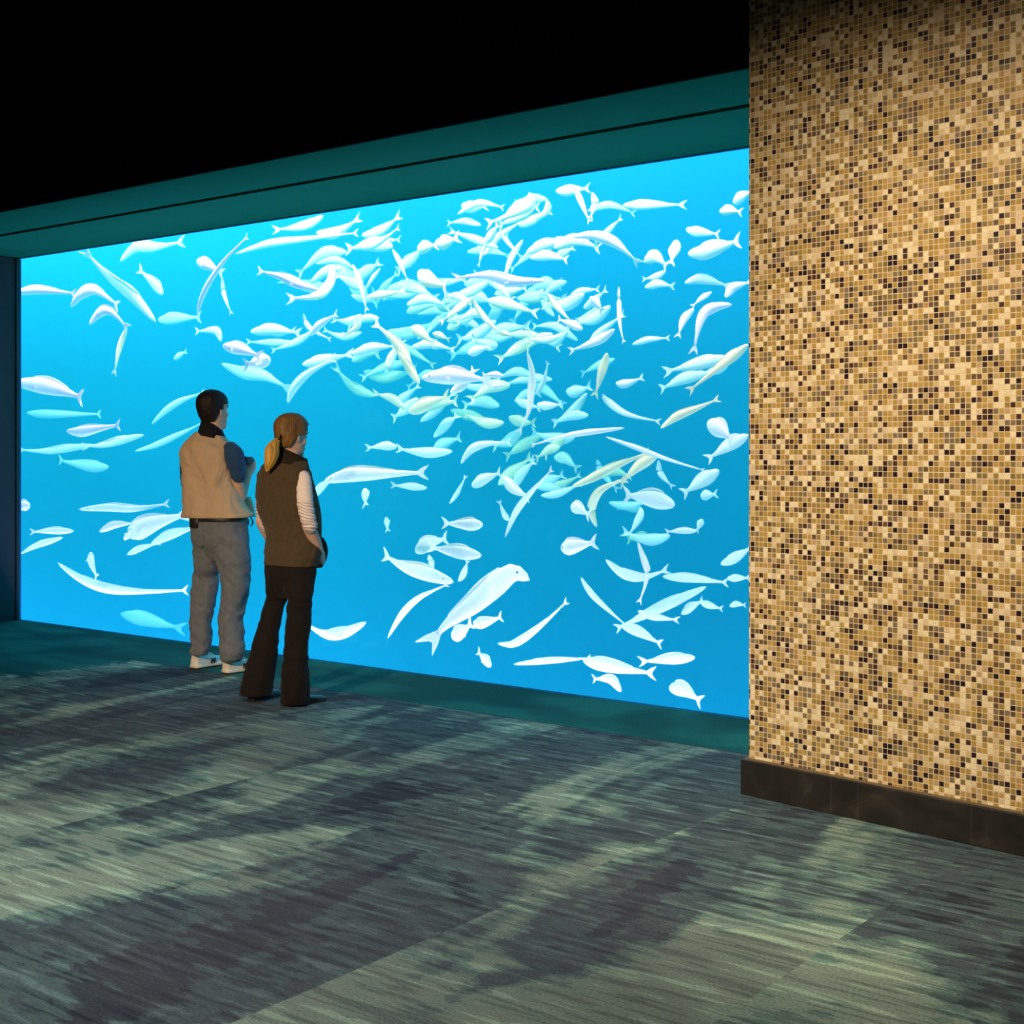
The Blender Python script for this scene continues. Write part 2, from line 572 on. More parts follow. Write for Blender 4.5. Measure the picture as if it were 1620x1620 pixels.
def make_fish(pts, w, depth, col, parts=True):
    P2 = smooth_path([list(p) for p in pts], 15)
    depth = depth * 1.15 + .85
    # the tail lies a little deeper or nearer than the head, so the fish is not parallel to the glass
    length = (behind_glass(*pts[0], depth) - behind_glass(*pts[-1], depth)).length
    sw = R.uniform(-.35, .35) * length
    sw = max(sw, .12 - depth) if sw < 0 else sw
    prof = [.02, .40, .62, .80, .93, 1.0, 1.0, .95, .87, .76, .63, .50, .37, .27, .22]
    for step in (0, .12, -.12, .24, -.24, .38, -.38, .55, .75, -.5, 1.0, 1.25):     # swim clear of the others
        C = [behind_glass(p[0], p[1], max(.45, depth + step + sw * (i / 14 - .5) + .05 * length * math.sin(i / 14 * 5))) for i, p in enumerate(P2)]
        W = w / F * C[7].y * 1.08
        mid, rad = C[7], max((C[0] - C[7]).length, (C[14] - C[7]).length) + W
        if not any((mid - m2).length < rad + r2 and any((a - b).length < (W * p1 + W2 * p2) * .5 + .03 for a, p1 in zip(C, prof) for b, p2 in zip(C2, prof))
                   for m2, r2, C2, W2 in SWUM):
            break
    ext = C[14] + (C[14] - C[13]).normalized() * W * .8
    SWUM.append((mid, rad + W, C[:-1] + [C[14].lerp(ext, .5)], W))
    rings = []
    axes = []
    for i, c in enumerate(C):
        t = (C[min(i + 1, 14)] - C[max(i - 1, 0)]).normalized()
        side = (IN - t * IN.dot(t)).normalized()
        h = t.cross(side).normalized()
        if h.z < 0 or (abs(h.z) < .15 and h.dot(U) > 0):
            h = -h
        axes.append((t, side, h))
        hh = W / 2 * prof[i]
        rings.append(ell(c, side * hh * .55, h * hh, 12))
    V, Fs = loft(rings)
    mid = C[6]
    o = mk('fish', V, Fs, FM[col], origin=mid)
    # tail fin
    t, side, h = axes[-1]
    ls = max(.6, min(1.0, length / W / 5))
    e = C[-1] - t * W * .1
    ol = [e + h * W * .11, e + t * W * .45 * ls + h * W * .36, e + t * W * .95 * ls + h * W * .52, e + t * W * .55 * ls + h * W * .1,
          e + t * W * .50 * ls - h * W * .1, e + t * W * .90 * ls - h * W * .50, e + t * W * .42 * ls - h * W * .34, e - h * W * .11]
    tv, tf = prism(ol, side, W * .07)
    dv = []
    i0, i1 = 4, 11
    top = [C[i] + axes[i][2] * (W / 2 * prof[i] * .93) for i in range(i0, i1 + 1)]
    fin = [C[i] + axes[i][2] * (W / 2 * prof[i] + W * .17 * math.sin(math.pi * (.12 + .80 * (i - i0) / (i1 - i0)))) for i in range(i1, i0 - 1, -1)]
    dv, df = prism(top + fin, axes[7][1], W * .06)
    if parts:
        mk('tail_fin', tv, tf, FM[col], parent=o, smooth=False)
        mk('dorsal_fin', dv, df, FM[col], parent=o, smooth=False)
        if depth < 1.55 and w >= 12:
            i = 5
            t, side, h = axes[i]
            for s in (-1, 1):
                b0 = C[i] + side * s * W * .24 - h * W * .1
                ol = [b0 - h * W * .07, b0 + t * W * .35 - h * W * .22 + side * s * W * .18, b0 + t * W * .42 - h * W * .05 + side * s * W * .2, b0 + h * W * .07]
                v, f = prism(ol, h.cross(t).normalized() * .5 + h * .3, W * .04)
                mk('pectoral_fin', v, f, FM[col], parent=o, smooth=False)
            for s in (-1, 1):
                v, f = ball(C[2] + axes[2][1] * s * W * .155 + axes[2][2] * W * .06, W * .05, n=8)
                mk('eye', v, f, M_EYE, parent=o)
    else:
        me = o.data
        v2, f2 = join((tv, tf), (dv, df))
        n = len(me.vertices)
        allv = [v.co.copy() for v in me.vertices] + [q - mid for q in v2]
        allf = [tuple(p.vertices) for p in me.polygons] + [tuple(i + n for i in q) for q in f2]
        me.clear_geometry()
        me.from_pydata([tuple(v) for v in allv], [], allf)
        for p in me.polygons:
            p.use_smooth = True
    return o


ZONES = {
 'A': 'in the upper left corner of the tank',
 'B': 'in the left of the tank at the height of the tan vest',
 'C': 'in the tank above the two people',
 'D': 'below the header in the middle of the tank',
 'E': 'in the upper right of the tank beside the mosaic pier',
 'F': 'in the tank at mid height beside the mosaic pier',
 'G': 'in the middle of the tank right of the ponytail',
 'H': 'low in the middle of the tank right of the dark trousers',
 'I': 'in the lower right of the tank beside the mosaic pier',
 'J': 'in the lower left of the tank left of the jeans',
}
# zone | what sets it apart | width px | metres behind the glass | colour | head .. tail in photo pixels
FISH = '''
A|bright white fish with its head cut by the left window edge, the higher of two|13|.35|w|22,463 60,459 114,464
A|arched cream fish heading down left, above a second arched one|17|.5|p|112,486 128,466 152,460 182,480
A|short arched white fish beneath a cream arched one|15|.42|w|141,514 158,495 175,493 196,513
A|long slender pale fish slanting steeply down to the right|19|.9|w|247,510 212,470 175,440 142,406
A|thin upright yellow-green fish|11|.8|y|201,518 190,548 182,585
A|short yellowish fish slanting down right, faint|16|1.9|y|258,466 245,450 224,430
A|faint grey-blue horizontal fish behind the end of the long slanting one|17|2.6|w|250,506 275,505 312,502
A|faint long yellowish fish just under the header|18|2.4|p|190,414 215,392 245,392 282,384
A|thick bright white fish with its head cut by the window edge, the lower of two|24|.4|w|20,605 60,609 95,617 124,627
A|tiny faint pale fish alone in open blue water|9|2.2|w|275,568 284,563 293,557
B|plump brilliant white fish with pale tail above a spotted streaky one|16|.35|w|105,682 128,683 152,679 184,673
B|slim pale fish right below the plump brilliant white one|12|1.3|w|228,688 195,696 165,704 140,706
B|long slim dull fish running to the window edge|11|1.7|w|150,704 110,709 75,714 36,712
B|broad faint fish, lowest of the dull ones left of the vest|16|2.5|w|172,739 140,738 98,729
B|faint horizontal fish, highest of the dull ones below the thick white one|12|2.6|w|42,653 80,656 155,655
B|thin arched faint fish curving up towards the man's hair|10|1.9|w|240,671 262,650 290,633 319,622
B|thin faint fish slanting up to the vest's shoulder|9|2.0|w|213,714 250,703 285,687 318,670
J|small round white fish cut by the left window edge|15|.35|w|47,800 36,800 18,799
J|long pale fish with bright white head, above the large white one|12|.6|w|124,806 170,803 215,805 260,798
J|short brilliant arched fish touching the large white one's head|11|.4|w|157,841 180,831 208,828
J|large brilliant white fish, biggest left of the jeans|30|.5|w|196,851 217,840 248,827 286,816
J|pale slanting fish just under the large white one, near the jeans|14|.7|w|238,862 258,851 284,842 310,833
J|small pale slanting fish, leftmost under the large white one|9|.9|w|200,878 220,869 247,860
J|small horizontal white fish above a slanting thin one|10|.45|w|117,840 85,840 54,841
J|thin slanting fish whose tail meets the left window edge|9|.5|w|100,850 62,862 28,878
J|tiny upright white fish above the long curved one|14|.4|w|144,873 144,888 152,910
J|long thin curved white fish sagging like a smile|14|.4|w|91,890 125,914 165,931 215,936 290,934
J|faint broad fish just above the floor beside the jeans|20|2.6|w|190,970 230,981 278,992
C|thin white S-curved fish diving down left|10|.4|w|312,500 318,474 333,444 357,410 388,378
C|short white fish crossed by the thin S-curved one|17|.6|w|311,412 325,418 348,430
C|thin pale fish hanging down right beside the S-curved one|8|1.2|w|352,440 354,465 364,492
C|long pale fish rising right from the thin S-curved one|11|1.4|w|372,402 420,387 480,379 560,369
C|white fish diving right towards the yellow hooked one|14|.38|w|505,459 470,449 442,437 414,430
C|yellow hooked fish curling down left|18|1.1|y|526,418 523,445 506,467 466,472
C|yellowish fish just below the header, left of the yellow hooked one|14|1.6|y|512,341 482,358 442,363
C|small white fish, longer of two crossing like an X|12|.7|w|490,531 505,515 529,499
C|small white fish, thinner of two crossing like an X|8|.9|w|480,496 489,519 519,535
C|pale horizontal fish above the plump brilliant pair|16|1.6|w|396,525 430,522 468,526
C|very faint horizontal fish under the pale horizontal one|10|2.3|w|466,541 430,543 396,541
C|small yellowish bent fish above the blocky white one|12|1.8|p|350,540 342,524 314,524
C|blocky white fish heading up left, first of a bright pair|18|.4|w|352,547 378,552 406,561
C|plump brilliant white fish, second of a bright pair|21|.35|w|428,569 412,572 392,576
C|long faint fish slanting right under the bright pair|18|2.0|w|350,575 385,590 420,596 450,611
C|yellow fish bent upright under the yellow hooked one|11|1.2|y|565,498 566,516 546,529
C|thin upright pale fish left of the yellow horizontal one|9|1.5|p|558,418 569,448 579,487
C|thin pale fish slanting down left beside the thin upright one|7|1.8|w|602,424 590,440 578,457
C|broad dull yellow fish under the header, furthest right of those above the people|20|2.0|y|622,390 590,388 556,393
C|pale fish heading left above the arching one|16|1.4|w|478,577 510,571 548,562
C|yellowish fish with raised tail, end to end with a pale one|14|1.2|p|555,560 588,551 620,548
C|arched pale fish diving steeply above the woman's head|14|1.2|w|455,638 464,616 488,591 524,570
C|short yellow horizontal fish touching a thin upright one|12|1.2|y|580,470 605,467 634,461
D|long lavender-white horizontal fish, brightest under the header|16|.5|w|862,444 810,445 770,436 728,439
D|rounded yellow fish, left of a touching pair|18|1.4|y|660,394 672,392 688,388
D|rounded yellow fish, right of a touching pair|20|1.3|y|692,387 704,384 720,378
D|plump yellow fish diving right under the touching pair|22|.9|y|662,428 676,443 702,452
D|thin yellow fish slanting down right, left of the plump diving one|8|1.5|y|621,394 632,415 643,440
D|yellow fish, left arm of an upturned V|11|1.0|y|748,471 726,488 702,506
D|yellow fish, right arm of an upturned V|9|1.0|y|746,471 765,502 792,527
D|tiny yellow fish at the foot of the upturned V|8|1.0|y|792,527 799,528 807,531
D|yellow hooked fish close under the header near where it leaves the photo|18|1.7|y|838,304 839,322 816,336 778,351
D|small yellow bent fish right of the hooked one|12|1.9|p|866,316 866,334 848,346
D|small pale bent fish below the yellow hooked one|14|1.7|p|765,386 778,372 786,358
D|very thin pale fish slanting down right above the lavender-white one|6|1.5|w|790,368 805,386 822,404
D|very thin pale fish hanging upright above the lavender-white one|6|1.5|w|769,384 763,400 758,417
D|yellow fish diving right, longest of the crossing cluster|18|.9|y|655,597 641,567 625,541 598,516
D|yellow fish, upper right member of the crossing cluster|16|1.0|y|650,517 664,526 684,541
D|small yellow fish right of the crossing cluster|9|1.2|y|684,527 696,531 708,536
D|pale fish slanting down left out of the crossing cluster|14|1.2|p|610,591 620,566 634,543
D|broad faint yellow fish under the lavender-white one|16|1.7|y|770,475 800,481 842,493
D|thin yellow fish slanting down right past the lavender-white one's head|9|1.2|y|864,463 880,485 903,508
D|pale fish above the lavender-white one's head|14|1.6|p|838,408 865,405 893,410
D|small white fish above the brightest horizontal pair|14|1.2|w|740,560 754,555 772,549
D|pale fish right of the crossing cluster, low|12|1.4|p|650,550 680,545 713,552
E|long cream arched fish with a thin falling tail|15|1.0|p|904,375 935,372 965,381 985,394 1004,411
E|faint blue horizontal fish, highest at the right of the tank|14|1.9|w|985,325 1020,325 1075,324
E|thin pale fish falling from the header, left of a yellowish curved one|9|1.5|w|909,296 918,318 931,347
E|small curved upright yellowish fish near the header|11|1.7|p|937,304 941,324 935,342
E|small yellow fish pointing at the pier|14|1.5|y|1138,335 1152,333 1169,335
E|pale fish slanting up to the pier, highest there|16|1.6|w|1160,322 1172,313 1188,303
E|small yellowish humped fish, left of a row of three|18|1.6|p|1019,415 1035,407 1052,418
E|upright yellowish fish, middle of a row of three|18|1.5|p|1070,379 1068,396 1062,413
E|broad yellowish fish, right of a row of three|24|1.4|p|1088,401 1113,399 1140,391 1163,383
E|faint grey-blue fish above the row of three|14|2.1|w|1085,362 1105,368 1133,370
E|greenish pale fish below the row of three|14|1.5|p|1083,448 1103,442 1125,445 1147,451
E|slim white fish leading down left to a curved one|8|.9|w|1126,462 1112,471 1098,482
E|curved pale fish standing on its tail left of the white hooked one|12|1.0|w|1098,488 1083,505 1074,528
E|white hooked fish with its tail hanging down|15|.7|w|1158,482 1135,485 1115,496 1105,520 1099,548
E|pale fish slanting up to the pier above the white hooked one|14|1.1|w|1148,471 1160,456 1184,447
E|very thin upright fish left of the faint school's edge|7|.9|p|979,453 979,480 980,510 986,538
E|slim cream fish slanting up right beside the very thin upright one|13|.9|p|973,521 945,540 908,553
E|upright yellowish fish below the slim cream slanting one|14|1.0|y|961,558 954,585 943,620
E|faint blue fish right of the very thin upright one|12|1.8|w|1020,455 1040,450 1061,452
E|small plump white fish left of the very thin upright one|14|.9|w|934,469 942,479 951,489
E|cream fish diving right, left of the slim cream slanting one|12|.9|p|922,521 905,514 886,506
E|faint slim fish below the white hooked one|9|1.5|w|1000,545 1025,538 1054,535
F|long yellow fish slanting up to the pier, highest at mid height|15|.9|y|1184,545 1165,560 1138,581 1097,613
F|broad greenish fish above the long yellow slanting one|18|1.6|p|1150,565 1110,575 1062,586
F|broad faint fish left of the long yellow slanting one|16|1.8|p|1120,590 1082,600 1051,613
F|yellow fish rising right towards a white lump|12|.8|y|1045,678 1068,661 1098,648 1130,634
F|rounded white fish near the pier|26|.8|w|1119,667 1138,679 1154,692
F|pale yellowish fish slanting up to the pier below the rounded white one|18|1.2|p|1184,688 1156,704 1126,722
F|very thin pale fish slanting down right|7|.8|w|958,691 1000,706 1050,725 1110,743
F|very thin long white fish, almost level|8|.6|w|988,677 940,683 890,691 846,703
F|yellow fish slanting up right, right one of two side by side|16|.95|y|1042,718 1015,735 986,760
F|yellow fish slanting up right, left one of two side by side|13|.9|y|903,771 940,755 980,735 1018,719
F|yellow fish plunging from the two slanting ones|14|.8|y|944,834 936,806 951,776 984,760
F|rounded white fish beside the yellow plunging one|18|.7|w|903,802 914,804 929,813
F|broad white and yellow fish, widest beside the plunging one|26|1.0|p|1068,799 1030,789 996,784
F|broad grey-white fish slanting up to the pier|20|1.4|p|1138,744 1112,761 1086,777
F|small faint fish under the broad grey-white one|14|1.8|w|1108,785 1118,784 1130,782
F|small faint upright fish curling right|9|1.5|w|1042,728 1045,750 1061,767
F|small level white fish with open blue around it|9|1.1|w|1102,840 1080,840 1058,841
F|short pale fish below the upright yellowish one|12|1.2|w|974,606 990,608 1013,599
F|slim pale fish trailing down right from the school|10|1.4|p|953,623 962,636 990,655 1038,666
F|small faint fish under the small faint hanging one|10|1.4|w|1112,822 1108,829 1103,838
F|faint fish slanting down left below the broad white and yellow one|12|1.7|w|1014,803 1012,820 997,843
G|thick brilliant white level fish, brightest in the middle of the tank|25|.42|w|666,598 705,595 735,597 764,600
G|small brilliant white fish in front of the thick brilliant one|9|.42|w|796,594 782,593 766,593
G|small white fish under the thick brilliant one's front|8|.5|w|797,609 785,611 771,613
G|cream fish slanting under the thick brilliant one|16|.65|p|712,622 735,606 748,588
G|broad yellowish fish slanting down left under the thick brilliant one|20|.95|y|646,652 673,641 703,629
G|yellow fish diving right into the thick brilliant one's tail|14|.85|y|664,607 646,581 631,558
G|small yellowish fish, lower left of the slanting ones|12|1.3|y|642,647 620,631 598,624
G|tall thin cream S-shaped fish|12|.7|p|834,556 842,590 841,620 837,650 824,678
G|small thin yellowish fish joining the tall S-shaped one|8|1.1|p|848,622 860,605 866,578
G|short pale level fish right of the tall S-shaped one|12|1.4|p|849,640 865,643 885,640
G|arched pale fish diving left at the end of a very thin long one|12|.9|w|729,734 744,713 768,703 802,700
G|yellowish level fish, left of two end to end|12|1.2|p|628,707 610,706 586,708
G|pale level fish, right of two end to end|14|1.2|w|716,714 674,717 636,711
G|leaf-shaped cream fish pointing up right|16|.85|p|746,769 764,760 788,749
G|leaf-shaped white fish pointing down right|16|.8|p|796,753 810,772 834,785
G|long thin white fish slanting steeply, crossing the leaf-shaped white one|10|.7|w|799,850 815,813 840,780 870,746
G|small white curved fish left of the steep thin one|9|.9|w|806,823 798,815 791,796
G|tiny oval pale fish, lower of two alone in open blue|10|1.3|w|611,818 612,827 613,837
G|tiny squarish pale fish, upper of two alone in open blue|14|1.1|w|577,772 578,784 578,796
G|very thin faint fish slanting up, left of the leaf-shaped cream one|7|1.4|w|711,797 724,780 735,757
G|long pale fish level with the woman's shoulder, nearest her|21|.6|p|512,762 550,752 600,750 662,748
G|slim pale fish under the tail of the long pale one at shoulder level|10|1.2|w|676,772 650,770 626,768
G|short pale fish touching the woman's vest collar side|12|1.1|w|494,786 508,772 523,760
H|short thick cream fish, top of the stack of cream fish|18|.6|p|764,830 740,830 708,828
H|thick cream fish, left half of a bent pair|21|.7|p|657,874 676,861 702,853
H|thick cream fish, right half of a bent pair|20|.65|p|762,879 722,873 688,867
H|long thick cream fish below the bent pair|22|.6|p|718,921 680,909 642,898 614,882
H|tiny upright cream fish between the bent pair and the long thick one|10|1.0|p|679,878 682,889 686,902
H|small upright curved fish at the long thick one's head|10|.8|p|725,920 735,906 739,890
H|long thin arched fish hanging down left|10|.5|w|613,1010 634,975 664,946 704,926
H|great brilliant white slanting fish, largest in the lower tank|35|.4|w|838,918 812,906 780,930 750,956 712,983 692,1003
H|small bright yellowish fish under the great white one|16|.42|p|748,986 764,986 790,977
H|small round white fish under the great white one's tail|21|.5|w|714,1008 727,1002 743,989
H|thin smile-shaped pale fish right of the great white one|11|.7|w|787,1018 815,1018 850,995 893,955
H|tiny white fish low over the tank's bottom edge|14|.5|w|777,1054 768,1044 758,1033
H|thin level pale fish low by the bottom edge|9|.8|w|812,1051 850,1047 895,1044 930,1041
H|pale smile-shaped fish at the woman's trouser leg|17|.6|p|580,984 545,1001 515,1004 486,988
I|pale upcurved fish crossed by a thin upright one|15|.9|w|958,885 985,907 1015,914 1048,904
I|thin upright S-shaped fish with a yellow middle|10|.6|p|1009,857 1018,884 1024,912 1013,948
I|slim level fish right of the thin upright one|13|.9|w|1048,912 1090,915 1144,921
I|thin fish slanting steeply down right|9|.85|w|919,913 940,945 988,987
I|short thick pale fish, lower arm of a sideways V|15|.9|w|982,989 1010,1000 1041,1016
I|long pale fish, upper arm of a sideways V|15|1.1|w|1118,928 1070,950 1020,974 982,991
I|small white fish lying across the sideways V|11|.7|w|1009,966 1034,976 1066,980
I|short pale fish, left of three in a row toward the pier|12|1.1|w|1078,972 1093,961 1109,951
I|short pale fish, middle of three in a row toward the pier|10|1.1|w|1107,951 1121,958 1139,962
I|tiny pale fish, right of three in a row toward the pier|8|1.1|w|1154,959 1165,956 1177,957
I|level white fish, highest of the bright low ones|16|.7|w|1100,1040 1062,1043 1022,1046
I|bright white fish with long pale rear above a hooked one|20|.5|w|922,1044 945,1050 985,1058 1025,1064
I|small white hooked fish low at the bottom edge|14|.5|w|983,1094 967,1076 942,1074
I|thick white fish below the rounded white and yellow ones|23|.5|w|887,868 906,865 936,859
I|pale fish with raised tail touching the pier|14|1.2|w|1140,893 1165,882 1186,867
I|small pale level fish beside the pier above the row of three|10|1.0|w|1150,915 1165,915 1182,914
I|broad dull fish near the floor beside the pier|22|1.0|w|1058,1089 1080,1091 1104,1106
'''
for row in FISH.strip().splitlines():
    z, desc, w, dep, col, pts = row.split('|')
    pts = [tuple(float(a) for a in p.split(',')) for p in pts.split()]
    o = make_fish(pts, float(w), float(dep), col)
    tag(o, desc, 'fish', 'fish swimming ' + ZONES[z])

# the deep school: many faint fish that nothing tells apart
clusters = [(660, 420, 90, 60, 22), (760, 520, 110, 60, 24), (900, 480, 90, 70, 20), (860, 370, 90, 40, 14), (600, 560, 70, 50, 12), (820, 620, 100, 40, 16),
            (900, 730, 90, 35, 14), (960, 820, 70, 40, 8), (520, 400, 70, 40, 10)]
for cx, cy, sx, sy, n in clusters:
    for _ in range(n):
        x, y = R.gauss(cx, sx), R.gauss(cy, sy)
        if not (440 < x < 1150) or y < 408 - .152 * (x - 30) + 22 or y > 880:
            continue
        ln = R.uniform(34, 78)
        a = R.gauss(-.15, .45) + (math.pi if R.random() < .5 else 0)
        c, s = math.cos(a) * ln / 2, math.sin(a) * ln / 2
        bx, by = -s * R.uniform(-.35, .35), c * R.uniform(-.35, .35)
        o = make_fish([(x - c, y - s), (x + bx, y + by), (x + c, y + s)], R.uniform(10, 19), R.uniform(1.7, 3.2), R.choice('wwpy'), parts=False)
        tag(o, 'faint pale fish deep in the crowded school, behind the brighter ones', 'fish', 'faint fish deep in the school')

# ================================================================== PEOPLE
def V2(yaw):
    """(right, forward) unit vectors of someone facing yaw radians to the right of the camera's line."""
    return Vector((math.cos(yaw), -math.sin(yaw), 0)), Vector((math.sin(yaw), math.cos(yaw), 0))


def outline(rows, d, yaw, ratio, e=2.3, n=40, shrink=1.0, fwd=0.0, wob=0.0, seed=0):
    """Rings of a body or garment from its left and right outline at photo rows: (y, xl, xr[, tilt px[, ratio[, fwd]]])."""
    r, f = V2(yaw)
    view = Vector(((sum(q[1] + q[2] for q in rows) / len(rows) / 2 - 810) / F, 1, 0)).normalized()
    side = Vector((view.y, -view.x, 0))
    rings = []
    for q in rows:
        y, xl, xr = q[:3]
        tilt = q[3] if len(q) > 3 else 0
        k = q[4] if len(q) > 4 and q[4] else ratio
        fo = q[5] if len(q) > 5 else fwd
        c = px((xl + xr) / 2, y, d) + f * fo
        c -= side * (f * fo).dot(side)
        w = (xr - xl) / 2 / F * d * shrink
        cr, cf = abs(r.dot(side)), abs(f.dot(side))
        a = w / math.sqrt(cr * cr + (k * cf) ** 2)
        ring = ell(c, r * a, f * a * k, n, e)
        if tilt:
            for p in ring:
                p.z -= tilt / F * d * ((p - c).dot(side) / w)
        if wob:
            for p in ring:
                g = mnoise.noise(Vector((p.x * 7 + seed, p.y * 7, p.z * 4)))
                q1 = mnoise.noise(Vector((p.x * 9 + seed, p.y * 9, p.z * 15 + p.x * 12)))      # slanting creases
                q2 = mnoise.noise(Vector((p.x * 5 - seed, p.y * 5, p.z * 22 - p.y * 9)))
                g += .9 * (.35 - abs(q1) * 2) + .6 * (.3 - abs(q2) * 1.6)
                p += (p - c).normalized() * wob * g
        rings.append(ring)
    return rings


def dense(rows, n):
    m = max(len(q) for q in rows)
    rr = [list(q) + [0] * (m - len(q)) for q in rows]
    return smooth_path(rr, n)


def head_rings(c, yaw, pitch, H, grow=0.0, wide=1.0):
    """A head from chin to crown; c = middle of the head at ear height."""
    rows = [(-.03, .060, .000, .020), (.03, .083, -.022, .036), (.10, .090, -.042, .050), (.20, .090, -.062, .059), (.30, .091, -.076, .065), (.40, .088, -.088, .070),
            (.50, .086, -.096, .0735), (.60, .090, -.101, .076), (.70, .089, -.102, .0765), (.80, .079, -.095, .072), (.89, .058, -.078, .060), (.95, .035, -.055, .043),
            (.99, .008, -.028, .020)]
    Mx = Matrix.Translation(c) @ Matrix.Rotation(-yaw, 4, 'Z') @ Matrix.Rotation(pitch, 4, 'X')
    s = H / .235
    rings = []
    for z, yf, yb, hw in rows:
        zz = (z - .45) * H
        if grow:
            zz += grow * (z - .45) * 1.6
        cy, ry = (yf + yb) / 2 * s, (yf - yb) / 2 * s + grow
        rings.append([Mx @ p for p in ell((0, cy, zz), Vector((hw * s * wide + grow, 0, 0)), Vector((0, ry, 0)), 80, 2.15)])
    return rings, Mx, s


def head_solid(c, yaw, pitch, H, wide=1.0):
    rings, Mx, s = head_rings(c, yaw, pitch, H, 0, wide)
    parts = [loft(rings)]
    T = lambda x, y, z: Mx @ Vector((x * s, y * s, (z - .45) * H))
    parts.append(tube([(T(0, .088, .55), .007 * s), (T(0, .097, .42), .010 * s), (T(0, .106, .335), .0125 * s), (T(0, .092, .31), .009 * s)], 10))
    for q in (-1, 1):
        parts.append(ball(T(q * .012, .094, .335), .008 * s, n=8))
        parts.append(ball(T(q * .077 * wide, -.008, .45), .008 * s, .018 * s, .031 * s, 12, Matrix.Rotation(-yaw, 3, 'Z') @ Matrix.Rotation(q * .35, 3, 'Z')))
        parts.append(tube([(T(q * .014, .088, .565), .007 * s), (T(q * .036, .083, .58), .0075 * s), (T(q * .056, .068, .565), .006 * s)], 8))
        parts.append(ball(T(q * .048, .058, .36), .018 * s, n=8))
    parts.append(tube([(T(-.022, .085, .20), .007 * s), (T(0, .092, .205), .008 * s), (T(.022, .085, .20), .007 * s)], 8))
    parts.append(tube([(T(-.018, .083, .165), .007 * s), (T(0, .091, .16), .0085 * s), (T(.018, .083, .165), .007 * s)], 8))
    parts.append(ball(T(0, .078, .05), .02 * s, n=8))
    return parts, Mx, s, T


def head_details(person, T, s, H, lipm, browm):
    for q in (-1, 1):
        v, f = ball(T(q * .032, .076, .50), .0125 * s, n=10)
        mk('eye', v, f, M_WHITE_EYE, parent=person)
        v, f = tube([(T(q * .016, .096, .59), .004 * s), (T(q * .036, .091, .605), .0045 * s), (T(q * .055, .074, .585), .003 * s)], 8)
        mk('eyebrow', v, f, browm, parent=person)
    v, f = tube([(T(-.02, .090, .187), .004 * s), (T(0, .0985, .185), .006 * s), (T(.02, .090, .187), .004 * s)], 8)
    mk('lips', v, f, lipm, parent=person)


def hair_cap(person, name, c, yaw, pitch, H, grow, keep, m, wide=1.0, bumpy=.004):
    """A shell of hair over the head where keep(x, y, z) holds (head coordinates; z from chin 0 to crown 1)."""
    rings, Mx, s = head_rings(c, yaw, pitch, H, grow, wide)
    rings = [list(r) for r in zip(*[smooth_path([list(p) for p in colm], 96) for colm in zip(*rings)])]
    rings = [[Vector(p) for p in r] for r in rings]
    inv = Mx.inverted()
    n = len(rings[0])
    V = [p for r in rings for p in r]
    V.append(Mx @ Vector((0, -.012 * s, .56 * H + grow * 1.0)))
    loc = [inv @ p for p in V]
    out = []
    for v, l in zip(V, loc):
        g = mnoise.noise(Vector((l.x * 60, l.y * 60, l.z * 18)))
        out.append(v + (v - c).normalized() * bumpy * g)
    Fs = []
    ok = [keep(l.x / s, l.y / s, l.z / H + .45) for l in loc]
    for i in range(len(rings) - 1):
        for j in range(n):
            k = (j + 1) % n
            q = (i * n + j, i * n + k, (i + 1) * n + k, (i + 1) * n + j)
            if all(ok[a] for a in q):
                Fs.append(q)
    top = (len(rings) - 1) * n
    for j in range(n):
        Fs.append((top + j, top + (j + 1) % n, len(V) - 1))
    used = sorted({a for q in Fs for a in q})
    ix = {a: i for i, a in enumerate(used)}
    o = mk(name, [out[a] for a in used], [tuple(ix[a] for a in q) for q in Fs], m, parent=person)
    so = o.modifiers.new('thick', 'SOLIDIFY')
    so.thickness = grow + .006
    so.offset = -1
    return o, Mx, s


def hand(w, d, pal, side, size=1.0, curl=.5, grip=0.0):
    """Wrist point w, direction d of the palm, pal = the way the palm faces, side = thumb side. Palm, four fingers and a thumb."""
    d, pal, side = d.normalized(), pal.normalized(), side.normalized()
    k = size
    vf = [tube([(w, .026 * k), (w + d * .03 * k, .034 * k), (w + d * .07 * k, .040 * k), (w + d * .09 * k, .036 * k)], 14, 2.4, (pal, .5), 8)]
    for i, (off, ln) in enumerate(((.029, .072), (.010, .080), (-.009, .074), (-.027, .058))):
        p = w + d * .085 * k + side * off * k
        dirn = (d + side * off * 2.2).normalized()
        pts = [(p - d * .02 * k, .0098 * k), (p, .0096 * k)]
        a = curl * (1 + .12 * i)
        for seg, fr in enumerate((.42, .33, .25)):
            dirn = (dirn * math.cos(a) + pal * math.sin(a)).normalized()
            p = p + dirn * ln * fr * k
            pts.append((p, (.0092 - .0008 * seg) * k))
            a = curl * 1.15
        vf.append(tube(pts, 10))
    p = w + d * .025 * k + side * .026 * k
    td = (d * .55 + side * .75 + pal * (.35 + grip)).normalized()
    p1 = p + td * .042 * k
    td2 = (td + d * .5 + pal * .5 * (curl + grip)).normalized()
    p2 = p1 + td2 * .032 * k
    p3 = p2 + (td2 + pal * .3).normalized() * .025 * k
    vf.append(tube([(p - td * .012 * k, .015 * k), (p1, .0125 * k), (p2, .0108 * k), (p3, .0088 * k)], 10))
    return vf


